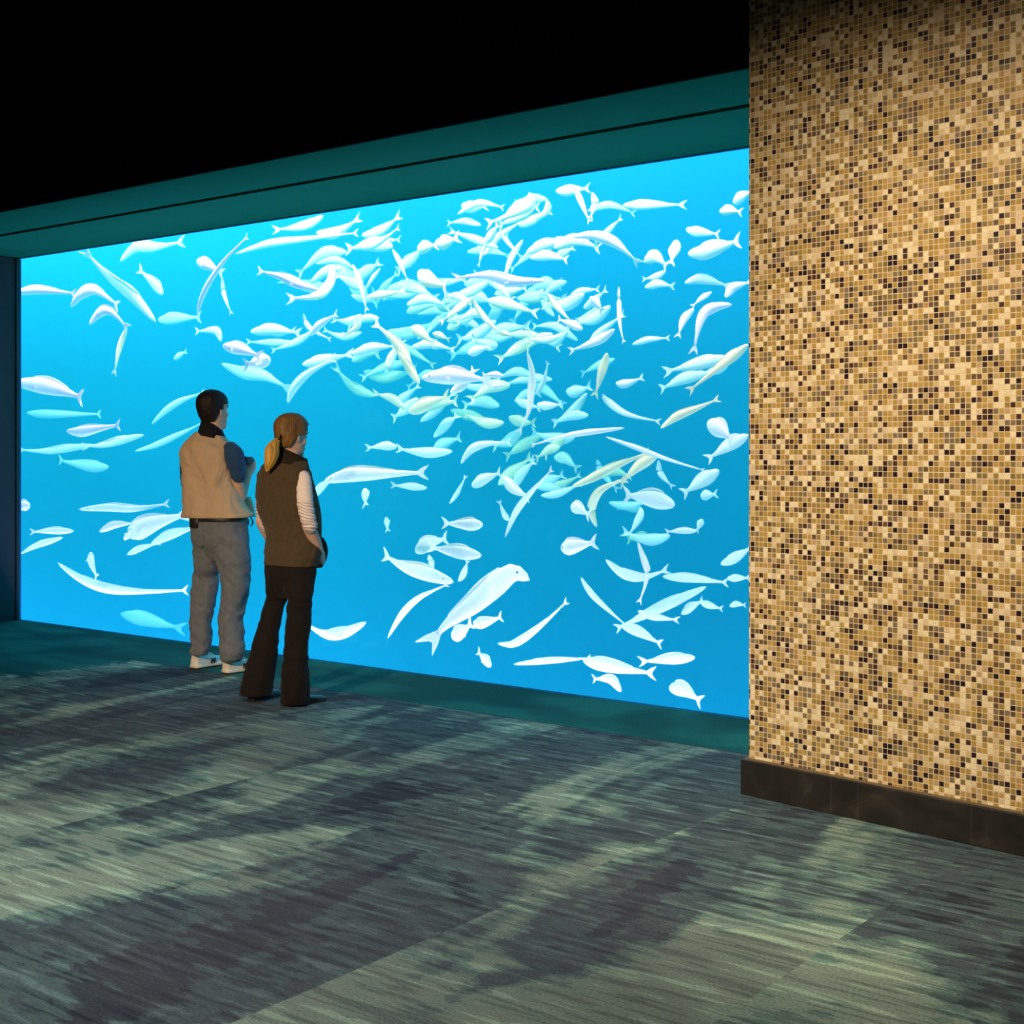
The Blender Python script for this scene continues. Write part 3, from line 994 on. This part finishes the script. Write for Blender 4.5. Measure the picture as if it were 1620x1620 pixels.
M_SKIN = plain('skin', (.52, .29, .19), .5, .35, .06, 40, .02, 300)
M_SKINW = plain('fair_skin', (.58, .34, .25), .5, .35, .05, 40, .02, 300)
M_LIP = plain('lip_skin', (.40, .16, .13), .45)
M_WHITE_EYE = plain('eye_white', (.75, .74, .72), .2, .5, .03)
M_DARKHAIR = plain('dark_brown_hair', (.010, .006, .005), .6, .2, .35, 60, .3, 90, (1, 1, .25))
M_BLOND = plain('golden_brown_hair', (.15, .072, .018), .5, .25, .35, 55, .35, 80, (1, 1, .2))
M_BLONDTAIL = plain('golden_blond_hair', (.42, .23, .04), .5, .25, .35, 55, .35, 80, (1, 1, .12))
M_VEST = plain('tan_cotton', (.47, .33, .22), .85, .15, .06, 8, .05, 300, (1, 1, .6), 0, .1, 2.2)
M_COLLAR = plain('black_knit_collar', (.010, .010, .012), .9, .1, .2, 200, .1, 300)
M_NAVYSHIRT = plain('navy_jersey', (.020, .055, .13), .85, .15, .06, 30, .05, 250, (1, 1, 1), 0, .1, .5)
M_JEANS = plain('grey_blue_denim', (.135, .145, .165), .9, .12, .14, 35, .12, 350, (1, 1, .5), 0, .05, 1.2)
M_LEATHER = plain('black_leather', (.012, .011, .010), .45, .4, .1, 60, .05, 120)
M_SHOE = plain('white_leather', (.72, .68, .62), .5, .35, .05, 50, .05, 120)
M_SOLE = plain('dark_rubber', (.018, .017, .017), .75, .25, .1, 60)
M_MIDSOLE = plain('cream_rubber', (.62, .56, .47), .7, .25, .05, 60)
M_GREYPAD = plain('grey_mesh_fabric', (.16, .17, .18), .85, .15, .15, 120, .2, 200)
M_WVEST = plain('olive_brown_fleece', (.060, .040, .021), .95, .08, .12, 60, .1, 250, (1, 1, .6), 0, .12, 1.8)
M_WVESTTRIM = plain('dark_brown_trim', (.018, .013, .009), .9, .1, .12, 60)
M_TROUSER = plain('dark_brown_twill', (.008, .005, .004), .85, .15, .12, 50, .06, 300, (1, 1, .4), 0, .05, 1.1)
M_BLACKSHOE = plain('black_shoe_leather', (.010, .009, .009), .35, .45, .1, 60)


def shoe(person, heel, toe, m_upper, width=.052, height=.085, sport=True, name='shoe'):
    ax = (toe - heel)
    ln = ax.length
    ax.normalize()
    sd = Vector((ax.y, -ax.x, 0))
    up = Vector((0, 0, 1))
    prof = [(.0, .55, .75), (.04, .74, .95), (.14, .80, 1.0), (.28, .80, .98), (.42, .84, .78), (.56, .96, .60), (.70, 1.0, .50), (.84, .90, .44), (.94, .66, .36), (1.0, .32, .22)]
    th = .022 if sport else .012
    rings = []
    for t, wf, hf in smooth_path([list(q) for q in prof], 22):
        c = heel + ax * ln * t
        h = (height - th) * hf
        rings.append([c + sd * x * width * .92 * wf + up * (th - .004 + max(0, z) * h + min(0, z) * .006) for x, z in
                      [(math.copysign(abs(math.cos(a)) ** .75, math.cos(a)), math.copysign(abs(math.sin(a)) ** .8, math.sin(a))) for a in [2 * math.pi * j / 24 for j in range(24)]]])
    root = mk(name, *loft(rings), m_upper, parent=person)

    def slab(z0, z1, grow):
        rr = []
        for z in (z0, z0 + .2 * (z1 - z0), z1 - .15 * (z1 - z0), z1):
            ring = []
            k = grow if z0 < z < z1 else grow * .97
            L1 = [(t, wf) for t, wf, _ in smooth_path([list(q) for q in prof], 16)]
            for t, wf in L1:
                ring.append(heel + ax * ln * (t * 1.02 - .01) + sd * width * wf * k + up * z)
            for t, wf in reversed(L1):
                ring.append(heel + ax * ln * (t * 1.02 - .01) - sd * width * wf * k + up * z)
            rr.append(ring)
        return loft(rr)
    if sport:
        s1 = mk('outsole', *slab(0, .008, 1.0), M_SOLE, parent=person)
        s2 = mk('midsole', *slab(.008, .024, 1.02), M_MIDSOLE, parent=person)
        subs = [s1, s2]
        pad = tube([(heel + ax * ln * .05 + sd * width * .3 + up * height * .93, .012), (heel + ax * ln * .02 + up * height * .97, .013), (heel + ax * ln * .05 - sd * width * .3 + up * height * .93, .012)], 8)
        subs.append(mk('heel_tab', *pad, M_GREYPAD, parent=person))
        for k, t in enumerate((.40, .47, .54)):
            zz = th + (height - th) * (.80 - .12 * k)
            lace = tube([(heel + ax * ln * t + sd * width * .55 + up * (zz - .014), .004), (heel + ax * ln * (t + .02) + up * (zz + .004), .004), (heel + ax * ln * t - sd * width * .55 + up * (zz - .014), .004)], 6)
            subs.append(mk('lace', *lace, M_MIDSOLE, parent=person))
        # the N-shaped mark on the outer side
        for sgn in (-1, 1):
            c0 = heel + ax * ln * .43 + sd * sgn * width * .93 + up * (th + .022)
            bars = []
            for (x0, z0), (x1, z1) in (((-.016, -.014), (-.012, .014)), ((-.012, .014), (.012, -.014)), ((.012, -.014), (.016, .014))):
                bars.append(tube([(c0 + ax * x0 + up * z0, .0045), (c0 + ax * x1 + up * z1, .0045)], 6))
            subs.append(mk('emblem', *join(*bars), M_SOLE, parent=person))
        for q in subs:
            q.parent = root
    else:
        s1 = mk('outsole', *slab(0, .014, 1.0), M_SOLE, parent=person)
        v, f = loft([[heel + ax * (x * .028 + .032) + sd * y * .026 + up * z for x, y in [(math.cos(a), math.sin(a)) for a in [2 * math.pi * j / 16 for j in range(16)]]] for z in (0, .012, .03)])
        s2 = mk('heel', v, f, M_SOLE, parent=person)
        s1.parent = root
        s2.parent = root
    return root


def sleeve(person, name, pts, m, wob=.0, n=24, samples=26, seed=0):
    rows = smooth_path([[*p, r] for p, r in pts], samples)
    out = []
    for i, r in enumerate(rows):
        g = r[3] + wob * math.sin(i * 1.9 + seed) * (.5 + i / samples)
        out.append((Vector(r[:3]), g))
    return mk(name, *tube(out, n), m, parent=person)


# ------------------------------------------------------------------ the man in the tan vest
DM = 8.73
YM, YMH = math.radians(24), math.radians(34)
mr, mf = V2(YM)


def pm(x, y, dd=0.0):
    return px(x, y, DM + dd)


vest_rows = [(816, 290, 400, -1), (810, 289.8, 395, -1), (800, 290, 387, 0), (785, 290.3, 381, 0), (768, 290, 376, 0), (750, 288.6, 372, 0), (735, 287.2, 369.5, 0), (722, 286.2, 368, 0),
             (712, 287, 367, 0), (704, 292, 365.5, 2), (698, 299, 363, 3), (692, 306, 359, 4), (687, 311, 356, 4)]
pelvis_rows = [(816, 303, 389, 0, .72), (825, 303, 390, 0, .72), (838, 303.2, 391.5, 0, .72), (852, 303.8, 392.6, 0, .68), (864, 306, 391.5, 0, .58), (874, 311, 387, 0, .5), (882, 319, 378, 0, .45), (888, 330, 364, 0, .5)]
legL = [(836, 306, 344, 0, 0, -.07), (850, 304.6, 346, 0, 0, -.075), (860, 304.5, 347, 0, 0, -.075), (872, 305.2, 347, 0, 0, -.07), (886, 306.3, 346, 0, 0, -.055), (900, 307.2, 346, 0, 0, -.04), (912, 306, 345.2), (930, 303.2, 344), (950, 301.2, 340.5), (970, 300, 338), (990, 299.2, 336.2), (1005, 300, 336), (1018, 301.5, 335), (1028, 299.8, 331), (1036, 300, 328.5)]
legR = [(836, 346, 390.5, 0, 0, .04), (850, 342, 392.4, 0, 0, .045), (860, 341, 393.2, 0, 0, .04), (872, 341, 393.8, 0, 0, .03), (886, 342.5, 394.6), (900, 345.8, 395.6), (912, 347.2, 396), (930, 349, 395.4), (950, 350, 392.6), (965, 348.5, 390), (982, 347.2, 387.4), (1000, 347, 386.3), (1018, 347.3, 387), (1030, 347.5, 387.6), (1040, 349, 384), (1047, 350.5, 377)]
dL, dR = DM + .09, DM - .09
HC = pm(337.5, 652, .02)
parts, hM, hs, hT = head_solid(HC, YMH, .06, .245)
sh_r, el_r, wr_r = pm(368, 716, -.10), pm(378.5, 786, -.03), pm(392, 752, .10)
sh_l, el_l, wr_l = pm(300, 716, .11), pm(300, 783, .20), pm(352, 760, .34)
parts += [tube([(pm(337, 705, 0), .075), (pm(337.5, 690, 0), .062), (pm(337.5, 672, .0), .056), (pm(338.5, 655, .02), .055)], 18)]
parts.append(loft(outline(dense(vest_rows[:-1], 18), DM, YM, .60, 2.3, 32, .86)))
parts.append(loft(outline(dense(pelvis_rows, 10), DM, YM, .70, 2.3, 32, .90)))
parts.append(loft(outline(dense(legL, 20)[:17], dL, YM, 1.0, 2.1, 20, .64)))
parts.append(loft(outline(dense(legR, 20)[:17], dR, YM, 1.0, 2.1, 20, .64)))
for p0, p1, p2 in ((sh_r, el_r, wr_r), (sh_l, el_l, wr_l)):
    parts.append(tube([(p0, .038), (p0.lerp(p1, .35), .040), (p0.lerp(p1, .7), .042), (p1, .041)], 16))
    parts.append(tube([(p1, .042), (p1.lerp(p2, .25), .042), (p1.lerp(p2, .6), .034), (p2, .026)], 16))
hd = (px(398.5, 730, DM + .15) - wr_r).normalized()
parts += hand(wr_r, hd, -mr * .8 + mf * .35, -mf * .6 - mr * .2 + Vector((0, 0, .35)), 1.0, .62, .3)
hd2 = (mr * .9 + mf * .1 + Vector((0, 0, .35))).normalized()
parts += hand(wr_l, hd2, -mf * .3 + mr * .1 + Vector((0, 0, .8)), mf * .8, 1.0, .55, .2)
for c, yy in ((pm(313.5, 1044, .18), 0), (pm(363.8, 1052, -.012), 0)):
    parts.append(tube([(Vector((c.x, c.y, .22)), .034), (Vector((c.x, c.y, .12)), .027), (Vector((c.x, c.y, .06)), .025), (Vector((c.x, c.y, .045)) + mf * .05, .018)], 12))
V, Fs = fuse(join(*parts), .0055, 5, .5)
man = mk('person', V, Fs, M_SKIN, origin=Vector((pm(345, 900).x, DM, 0)))
tag(man, 'dark-haired person in a tan vest and jeans, holding a camera up to the tank', 'person', 'people watching the fish')
head_details(man, hT, hs, .245, M_LIP, M_DARKHAIR)


def man_hair(x, y, z):
    if z > .80:
        return y < .075
    if z > .64:
        return y < .062
    if z > .50:
        return y < .028 and not (abs(x) > .06 and y > .012)
    if z > .40:
        return y < -.018
    return y < -.028 - (.40 - z) * .06 and z > .14


hair_cap(man, 'hair', HC, YMH, .06, .245, .011, man_hair, M_DARKHAIR, 1.0, .003)
vr = outline(dense(vest_rows, 52), DM, YM, .60, 2.35, 72, 1.0, 0, .010, 3)
vest = mk('vest', *loft(vr), M_VEST, parent=man)
# hem band, back yoke seam and flared front pocket are parts of the vest
rr = [outline([(y, 289.6, 399.6, -1)], DM, YM, .60, 2.35, 72, k)[0] for y, k in ((811.5, 1.0), (812, 1.012), (817.5, 1.014), (818, 1.0))]
mk('hem_band', *loft(rr), M_VEST, parent=man).parent = vest
pk = [pm(386, 790, .10), pm(401, 797, .16)]
pv, pf = loft([ell(pm(388, 786, .08), mr * .035, mf * .035, 16), ell(pm(390, 798, .09), mr * .045, mf * .045, 16), ell(pm(391, 812, .1), mr * .048, mf * .048, 16), ell(pm(390, 815, .1), mr * .040, mf * .040, 16)])
mk('pocket', pv, pf, M_VEST, parent=man).parent = vest
cr = outline([(693, 313, 359.5, 5, .9), (688, 313.5, 357.5, 5, .95), (680, 315.5, 353, 4, 1.0), (673, 317.5, 350.5, 4, 1.0), (669.5, 319, 348.5, 4, 1.0)], DM, YM, 1.0, 2.0, 40, 1.0, .0)
mk('collar', *loft(cr, cap=False), M_COLLAR, parent=man).modifiers.new('t', 'SOLIDIFY').thickness = .006
sleeve(man, 'shirt_sleeve', [(pm(365.5, 712, -.085), .054), (pm(369.5, 719, -.095), .0625), (pm(372.5, 730, -.09), .0630), (pm(375, 742, -.075), .0560), (pm(376.6, 754.5, -.065), .0485)], M_NAVYSHIRT, .0016)
sleeve(man, 'shirt_sleeve', [(pm(301, 712, .10), .050), (pm(299.5, 722, .12), .060), (pm(298.6, 738, .14), .058), (pm(298, 752, .16), .053), (pm(298, 766, .18), .049)], M_NAVYSHIRT, .0016)
jp = [loft(outline(dense(pelvis_rows, 16), DM, YM, .72, 2.3, 40, 1.0, 0, .005, 9))]
jp.append(loft(outline(dense(legL, 46), dL, YM, .95, 2.15, 40, 1.0, 0, .013, 21)))
jp.append(loft(outline(dense(legR, 46), dR, YM, .95, 2.15, 40, 1.0, 0, .013, 33)))
jv, jf = fuse(join(*jp), .006, 5, .5)
jeans = mk('jeans', jv, jf, M_JEANS, parent=man)
for q in (-1, 1):                                # back pockets
    c = pm(347.5, 848) + mr * (q * .078) - mf * .100
    tl = (mr - mf * (-.42 * q)).normalized()
    nl = Vector((0, 0, 1)).cross(tl)
    pr = [ell(c + Vector((0, 0, z)), tl * w, nl * .012, 16, 3.5) for z, w in ((.062, .056), (.060, .060), (-.045, .056), (-.068, .034))]
    mk('back_pocket', *loft(pr), M_JEANS, parent=man).parent = jeans
bv = outline([(817, 302.5, 389.8), (817.3, 302, 390.3), (823.5, 302, 390.5), (824, 302.5, 390)], DM, YM, .72, 2.3, 48)
mk('belt', *loft(bv, cap=False), M_LEATHER, parent=man).modifiers.new('t', 'SOLIDIFY').thickness = .005
pc = pm(311, 826, -.06)
pr = [ell(pc + Vector((0, 0, z)), mr * .040 * k, mf * .035 * k, 20, 4) for z, k in ((-.036, .85), (-.03, 1), (.03, 1), (.036, .85))]
mk('belt_pouch', *loft(pr), M_LEATHER, parent=man)
pc = pm(388, 826, .03)
pr = [ell(pc + Vector((0, 0, z)), mr * .022 * k, mf * .022 * k, 16, 4) for z, k in ((-.02, .85), (-.016, 1), (.016, 1), (.02, .85))]
mk('belt_pouch', *loft(pr), M_LEATHER, parent=man)
mk('hanging_strap', *tube([(pm(396, 818, .1), .004), (pm(399.5, 823, .1), .005), (pm(400, 828, .1), .005), (pm(397, 832, .1), .004)], 8), M_LEATHER, parent=man)
for c in (pm(313.5, 1044, .18), pm(363.8, 1052, -.012)):  # socks in black: the shade under the hems is put into their colour
    mk('sock', *tube([(Vector((c.x, c.y, .15)), .031), (Vector((c.x, c.y, .05)), .028)], 16, samples=6), M_COLLAR, parent=man)
fd = Vector((math.sin(math.radians(34)), math.cos(math.radians(34)), 0))
hl = px(306, 1057, CAMH * F / (1058.5 - HOR))
hl.z = 0
shoe(man, hl, hl + fd * .30, M_SHOE, .052, .115)
h2 = px(355, 1066, CAMH * F / (1066 - HOR))
h2.z = 0
fd2 = Vector((math.sin(math.radians(46)), math.cos(math.radians(46)), 0))
shoe(man, h2, h2 + fd2 * .30, M_SHOE, .052, .115)
# the small camera in his hand
cc = pm(391.0, 729, .10)
cr_ = [ell(cc + mf * z, mr * .022 * k, Vector((0, 0, .027 * k)), 20, 5) for z, k in ((-.04, .9), (-.036, 1), (.036, 1), (.04, .9))]
cam_o = mk('camera', *loft(cr_), plain('black_camera_plastic', (.010, .010, .012), .4, .4, .05), origin=cc)
tag(cam_o, 'small black camera held at chest height by the person in the tan vest', 'camera')
lr = [ell(cc + mf * z, mr * .02 * k, Vector((0, 0, .02 * k)), 20) for z, k in ((.036, 1), (.054, 1), (.057, .8))]
mk('lens', *loft(lr), M_LEATHER, parent=cam_o)

# ------------------------------------------------------------------ the woman with the ponytail
DW = 7.67
YW, YWH = math.radians(26), math.radians(42)
wr, wf = V2(YW)


def pw(x, y, dd=0.0):
    return px(x, y, DW + dd)


wvest_rows = [(894, 418.5, 502, 1), (886, 418.3, 505, 1), (876, 418.6, 507.5, 1), (864, 419.6, 508, 0), (852, 420.8, 507, 0), (842, 420.5, 507, 0), (830, 417, 506.8, 0), (818, 412.6, 506, 0), (804, 408.4, 503.5, 0),
              (790, 406.2, 500.5, 0), (776, 405.4, 497, 0), (764, 405.4, 494, 0), (754, 406.6, 492, 0), (746, 409.5, 490, 1), (740, 414, 489, 2), (734, 421, 488, 3), (728, 429, 486, 4), (722, 436, 481, 4)]
wpel = [(880, 426, 494, 0, .52), (890, 421, 498, 0, .56), (904, 419.2, 498.8, 0, .62), (918, 421, 496.6, 0, .58), (930, 425, 491, 0, .5), (940, 432, 482, 0, .45), (947, 442, 469, 0, .45)]
wlegL = [(896, 421, 456, 0, 0, -.055), (910, 419.6, 457.5, 0, 0, -.06), (926, 420, 457, 0, 0, -.05), (940, 420.4, 455, 0, 0, -.035), (950, 419, 453.6), (968, 414.4, 447.8), (985, 408.6, 443.8), (1000, 404, 441.8), (1017, 398.4, 440.6), (1035, 393.2, 438.6), (1055, 388.2, 436), (1075, 383.6, 433), (1092, 379.4, 430.4), (1099, 378.2, 429)]
wlegR = [(896, 451, 497.6, 0, 0, .035), (910, 449, 497.6, 0, 0, .04), (926, 449, 496.6, 0, 0, .02), (940, 452, 495.4), (950, 453.6, 494.4), (968, 452.6, 493), (985, 451.6, 491.6), (1000, 450.6, 490.4), (1017, 449.2, 488.8), (1035, 448, 488.2), (1055, 446.4, 488), (1075, 445, 488.2), (1095, 444.2, 489), (1113, 443.8, 488.4)]
dwL, dwR = DW + .07, DW - .07
HCW = pw(461.5, 692, .0)
parts, wM, ws, wT = head_solid(HCW, YWH, -.10, .222, .96)
sh_r, el_r, wr_r = pw(483, 757, -.10), pw(487, 830, -.15), pw(506, 873, -.03)
sh_l, el_l, wr_l = pw(420, 752, .10), pw(414, 825, .12), pw(436, 868, .24)
parts.append(tube([(pw(459, 738, 0), .062), (pw(460, 725, 0), .050), (pw(461, 712, 0), .046), (pw(462, 696, 0), .048)], 18))
parts.append(loft(outline(dense(wvest_rows[:-1], 20), DW, YW, .62, 2.2, 32, .84)))
parts.append(loft(outline(dense(wpel, 10), DW, YW, .75, 2.2, 32, .90)))
parts.append(loft(outline(dense(wlegL, 20)[:16], dwL, YW, 1.0, 2.1, 20, .68)))
parts.append(loft(outline(dense(wlegR, 20)[:16], dwR, YW, 1.0, 2.1, 20, .68)))
for p0, p1, p2 in ((sh_r, el_r, wr_r), (sh_l, el_l, wr_l)):
    parts.append(tube([(p0, .018), (p0.lerp(p1, .4), .029), (p0.lerp(p1, .8), .033), (p1, .034)], 16))
    parts.append(tube([(p1, .036), (p1.lerp(p2, .3), .036), (p1.lerp(p2, .65), .031), (p2, .024)], 16))
hdw = (pw(512, 893, .07) - wr_r).normalized()
parts += hand(wr_r, hdw, -wr * .9, wf * .8 + Vector((0, 0, .2)), .92, .3)
parts += hand(wr_l, (wr * .5 + wf * .2 - Vector((0, 0, .6))).normalized(), -wf, wr * .5 + Vector((0, 0, .6)), .92, .3)
for dd, c in ((dwL, px(412, 1096, dwL)), (dwR, px(468, 1104, dwR))):
    c = Vector((c.x, c.y, .10))
    parts.append(tube([(c + Vector((0, 0, .25)), .042), (c, .034), (c + wf * .08 - Vector((0, 0, .05)), .028)], 12, samples=8))
V, Fs = fuse(join(*parts), .0055, 5, .5)
woman = mk('person', V, Fs, M_SKINW, origin=Vector((pw(440, 900).x, DW, 0)))
tag(woman, 'person with a blond ponytail, brown fleece vest and dark flared trousers, hands in pockets', 'person', 'people watching the fish')
head_details(woman, wT, ws, .222, M_LIP, M_BLOND)


def woman_hair(x, y, z):
    if z > .78:
        return y < .072
    if z > .62:
        return y < .058
    if z > .50:
        return y < .036
    if z > .36:
        return y < -.022
    return y < -.034 - (.36 - z) * .08 and z > .17


hair, _, _ = hair_cap(woman, 'hair', HCW, YWH, -.10, .222, .016, woman_hair, M_BLOND, .96, .004)
tie = pw(441.5, 692, -.09)
tt = []
for j in range(17):
    a = 2 * math.pi * j / 16
    tt.append((tie + Vector((math.sin(a) * .012, math.cos(a) * .017, math.sin(a) * .012 + math.cos(a) * .012)), .0055))
mk('hair_tie', *tube(tt, 8), M_COLLAR, parent=woman).parent = hair
tail = smooth_path([list(q) for q in ((442, 692, .011, -.085), (437, 696, .023, -.10), (431.5, 706, .036, -.115), (430, 718, .041, -.12), (428.5, 729, .035, -.125), (425.5, 738, .024, -.125), (423, 746, .010, -.12))], 22)
rings = []
for i, (x, y, r, dd) in enumerate(tail):
    c = pw(x, y, dd)
    ring = ell(c, Vector((r * .95, .25 * r, 0)), Vector((-.15 * r, r * .72, 0)), 40)
    for j, p in enumerate(ring):
        p += (p - c).normalized() * .0022 * math.sin(j * 2 * math.pi * 9 / 40 + 1.3 * math.sin(i * .4)) * min(1, r / .03)
    rings.append(ring)
mk('ponytail', *loft(rings), M_BLONDTAIL, parent=woman).parent = hair
wv = outline(dense(wvest_rows, 60), DW, YW, .62, 2.25, 72, 1.0, 0, .007, 5)
wvest = mk('vest', *loft(wv), M_WVEST, parent=woman)
cr = outline([(735, 430, 490, 8, .85), (731, 434, 489.5, 9, .88), (725, 438, 488, 10, .92), (719, 441.5, 486.5, 10, .95), (716, 443, 486, 10, .95)], DW, YW, .9, 2.0, 44)
mk('collar', *loft(cr, cap=False), M_WVESTTRIM, parent=woman).modifiers.new('t', 'SOLIDIFY').thickness = .007
# front edge of the open vest, and the pocket her hand is in
fe = smooth_path([list(q) for q in ((489, 756, .016, .03), (496, 785, .022, .03), (501, 813, .025, .03), (502, 838, .025, .03), (502, 862, .022, .03))], 18)
mk('vest_front', *tube([(pw(x, y, dd), r) for x, y, r, dd in fe], 12), M_WVESTTRIM, parent=woman).parent = wvest
pr = smooth_path([list(q) for q in ((505, 850, .020, .03), (507, 861, .034, .03), (506, 875, .043, .04), (503, 888, .042, .04), (501.5, 898, .026, .04))], 14)
mk('pocket', *loft([ell(pw(x, y, dd), wr * r, wf * r * 1.2, 24) for x, y, r, dd in pr]), M_WVESTTRIM, parent=woman).parent = wvest


def stripe_mat():
    m, nt, out = mat('striped_white_knit')
    b = N(nt, 'ShaderNodeBsdfPrincipled')
    b.inputs['Roughness'].default_value = .85
    b.inputs['Specular IOR Level'].default_value = .15
    tc = N(nt, 'ShaderNodeTexCoord')
    sp = N(nt, 'ShaderNodeSeparateXYZ')
    L(nt, tc.outputs['Object'], sp.inputs[0])
    nz = N(nt, 'ShaderNodeTexNoise')
    nz.inputs['Scale'].default_value = 14
    L(nt, tc.outputs['Object'], nz.inputs[0])
    z = math_n(nt, 'ADD', sp.outputs[2], math_n(nt, 'ADD', math_n(nt, 'MULTIPLY', nz.outputs[0], .03), math_n(nt, 'MULTIPLY', sp.outputs[0], .25)))
    fr = math_n(nt, 'FRACT', math_n(nt, 'DIVIDE', z, .0175))
    low = math_n(nt, 'LESS_THAN', sp.outputs[2], 1.15)
    st = math_n(nt, 'MULTIPLY', math_n(nt, 'GREATER_THAN', fr, .62), low)
    c = mix(nt, math_n(nt, 'MULTIPLY', st, .65), (.70, .58, .54), (.26, .17, .17))
    L(nt, c, b.inputs['Base Color'])
    bp = N(nt, 'ShaderNodeBump')
    bp.inputs['Strength'].default_value = .5
    bp.inputs['Distance'].default_value = .003
    L(nt, math_n(nt, 'SINE', math_n(nt, 'MULTIPLY', z, 260)), bp.inputs['Height'])
    L(nt, bp.outputs[0], b.inputs['Normal'])
    L(nt, b.outputs[0], out.inputs[0])
    return m


M_STRIPE = stripe_mat()
sleeve(woman, 'shirt_sleeve', [(pw(480.5, 755, -.09), .038), (pw(481.5, 766, -.105), .0425), (pw(482, 782, -.13), .0445), (pw(483.5, 800, -.15), .0460), (pw(487, 818, -.16), .0440), (pw(491.5, 834, -.15), .0400)], M_STRIPE, .0022)
sleeve(woman, 'shirt_sleeve', [(pw(423, 756, .09), .036), (pw(418, 772, .10), .044), (pw(416.5, 795, .11), .044), (pw(417, 815, .12), .043), (pw(419, 832, .13), .040)], M_STRIPE, .0022, seed=2)
tp = [loft(outline(dense(wpel, 16), DW, YW, .76, 2.2, 40, 1.0, 0, .003, 7)),
      loft(outline(dense(wlegL, 50), dwL, YW, .95, 2.1, 40, 1.0, 0, .007, 12)),
      loft(outline(dense(wlegR, 50), dwR, YW, .95, 2.1, 40, 1.0, 0, .007, 17))]
tv, tf = fuse(join(*tp), .006, 5, .5)
mk('trousers', tv, tf, M_TROUSER, parent=woman)
fw = Vector((math.sin(math.radians(32)), math.cos(math.radians(32)), 0))
hL = px(396, 1108, CAMH * F / (1109 - HOR))
hL.z = 0
shoe(woman, hL, hL + fw * .25, M_BLACKSHOE, .040, .075, False)
hR = px(449, 1114, CAMH * F / (1115 - HOR))
hR.z = 0
fw2 = Vector((math.sin(math.radians(58)), math.cos(math.radians(58)), 0))
shoe(woman, hR, hR + fw2 * .25, M_BLACKSHOE, .040, .075, False)


# ================================================================== LIGHT
def area(name, loc, size, energy, color, target=None, spread=180, matrix=WALLM):
    d = bpy.data.lights.new(name, 'AREA')
    d.shape = 'RECTANGLE'
    d.size, d.size_y = size
    d.energy = energy
    d.color = color
    d.spread = math.radians(spread)
    o = bpy.data.objects.new(name, d)
    COL.objects.link(o)
    o.location = (matrix @ Vector(loc)) if matrix else Vector(loc)
    if target is not None:
        t = (matrix @ Vector(target)) if matrix else Vector(target)
        o.rotation_euler = (t - o.location).to_track_quat('-Z', 'Y').to_euler()
    else:
        o.rotation_euler = (0, 0, ANG)
    return o


def spot(name, loc, target, energy, color, angle, blend=.6, matrix=None, radius=.08):
    d = bpy.data.lights.new(name, 'SPOT')
    d.energy = energy
    d.color = color
    d.spot_size = math.radians(angle)
    d.spot_blend = blend
    d.shadow_soft_size = radius
    o = bpy.data.objects.new(name, d)
    COL.objects.link(o)
    o.location = (matrix @ Vector(loc)) if matrix else Vector(loc)
    t = (matrix @ Vector(target)) if matrix else Vector(target)
    o.rotation_euler = (t - o.location).to_track_quat('-Z', 'Y').to_euler()
    return o


for x, kk in ((-6.4, .9), (-3, 1.05), (1.5, 1.0), (6, .85), (10.5, .75)):
    area('tank_lamp', (x, .62, 6.9), (2 if x < -5 else 4.2, .26), 1560 * kk, (1.45, .42, .50), (x, 2.3, .6))
    area('added_tank_floor_fill', (x, .62, -1.3), (2 if x < -5 else 4.2, .9), 420 * kk, (.95, .40, .70), (x, 1.9, 1.6))  # added unseen fill from below, evens the water and brightens fish undersides
    area('added_tank_back_fill', (x, 2.8, 6.9), (2 if x < -5 else 4.2, 1.6), 260 * kk, (.25, .60, 1), (x, 5.4, .2))  # added blue fill row, unseen, evens the light on the back wall
WARM = (1, .74, .45)
for x in (.5, 1.5):
    spot('pier_downlight', (x, -4.8, 4.2), (x, 0, 1.0), 670, (1, .85, .64), 45, .7, PIERM)
spot('room_downlight', (-4.2, -1.2, 3.3), (-1.75, 8.25, 1.05), 5200, WARM, 22, .9)
spot('room_downlight', (-2.6, 2.6, 4.2), (-1.7, 5.0, 0), 720, (1, .95, .87), 72, 1)
spot('room_downlight', (.2, 2.2, 4.2), (.0, 4.6, 0), 360, (1, .94, .84), 85, 1)

w = bpy.data.worlds.new('World')
scn.world = w
w.use_nodes = True
w.node_tree.nodes['Background'].inputs[0].default_value = (.01, .012, .015, 1)
w.node_tree.nodes['Background'].inputs[1].default_value = .2

# ================================================================== CAMERA
cd = bpy.data.cameras.new('Camera')
co = bpy.data.objects.new('Camera', cd)
COL.objects.link(co)
co.location = (0, 0, CAMH)
co.rotation_euler = (math.pi / 2, 0, 0)
cd.sensor_width = 36
cd.lens = F / 1620 * 36
cd.shift_y = -(810 - HOR) / 1620 * -1 * -1
cd.clip_start = .05
scn.camera = co
scn.view_settings.view_transform = 'Standard'
scn.view_settings.look = 'None'
scn.view_settings.exposure = 0
scn.view_settings.gamma = 1
scn.cycles.max_bounces = 8
scn.cycles.volume_bounces = 0
scn.cycles.transparent_max_bounces = 16
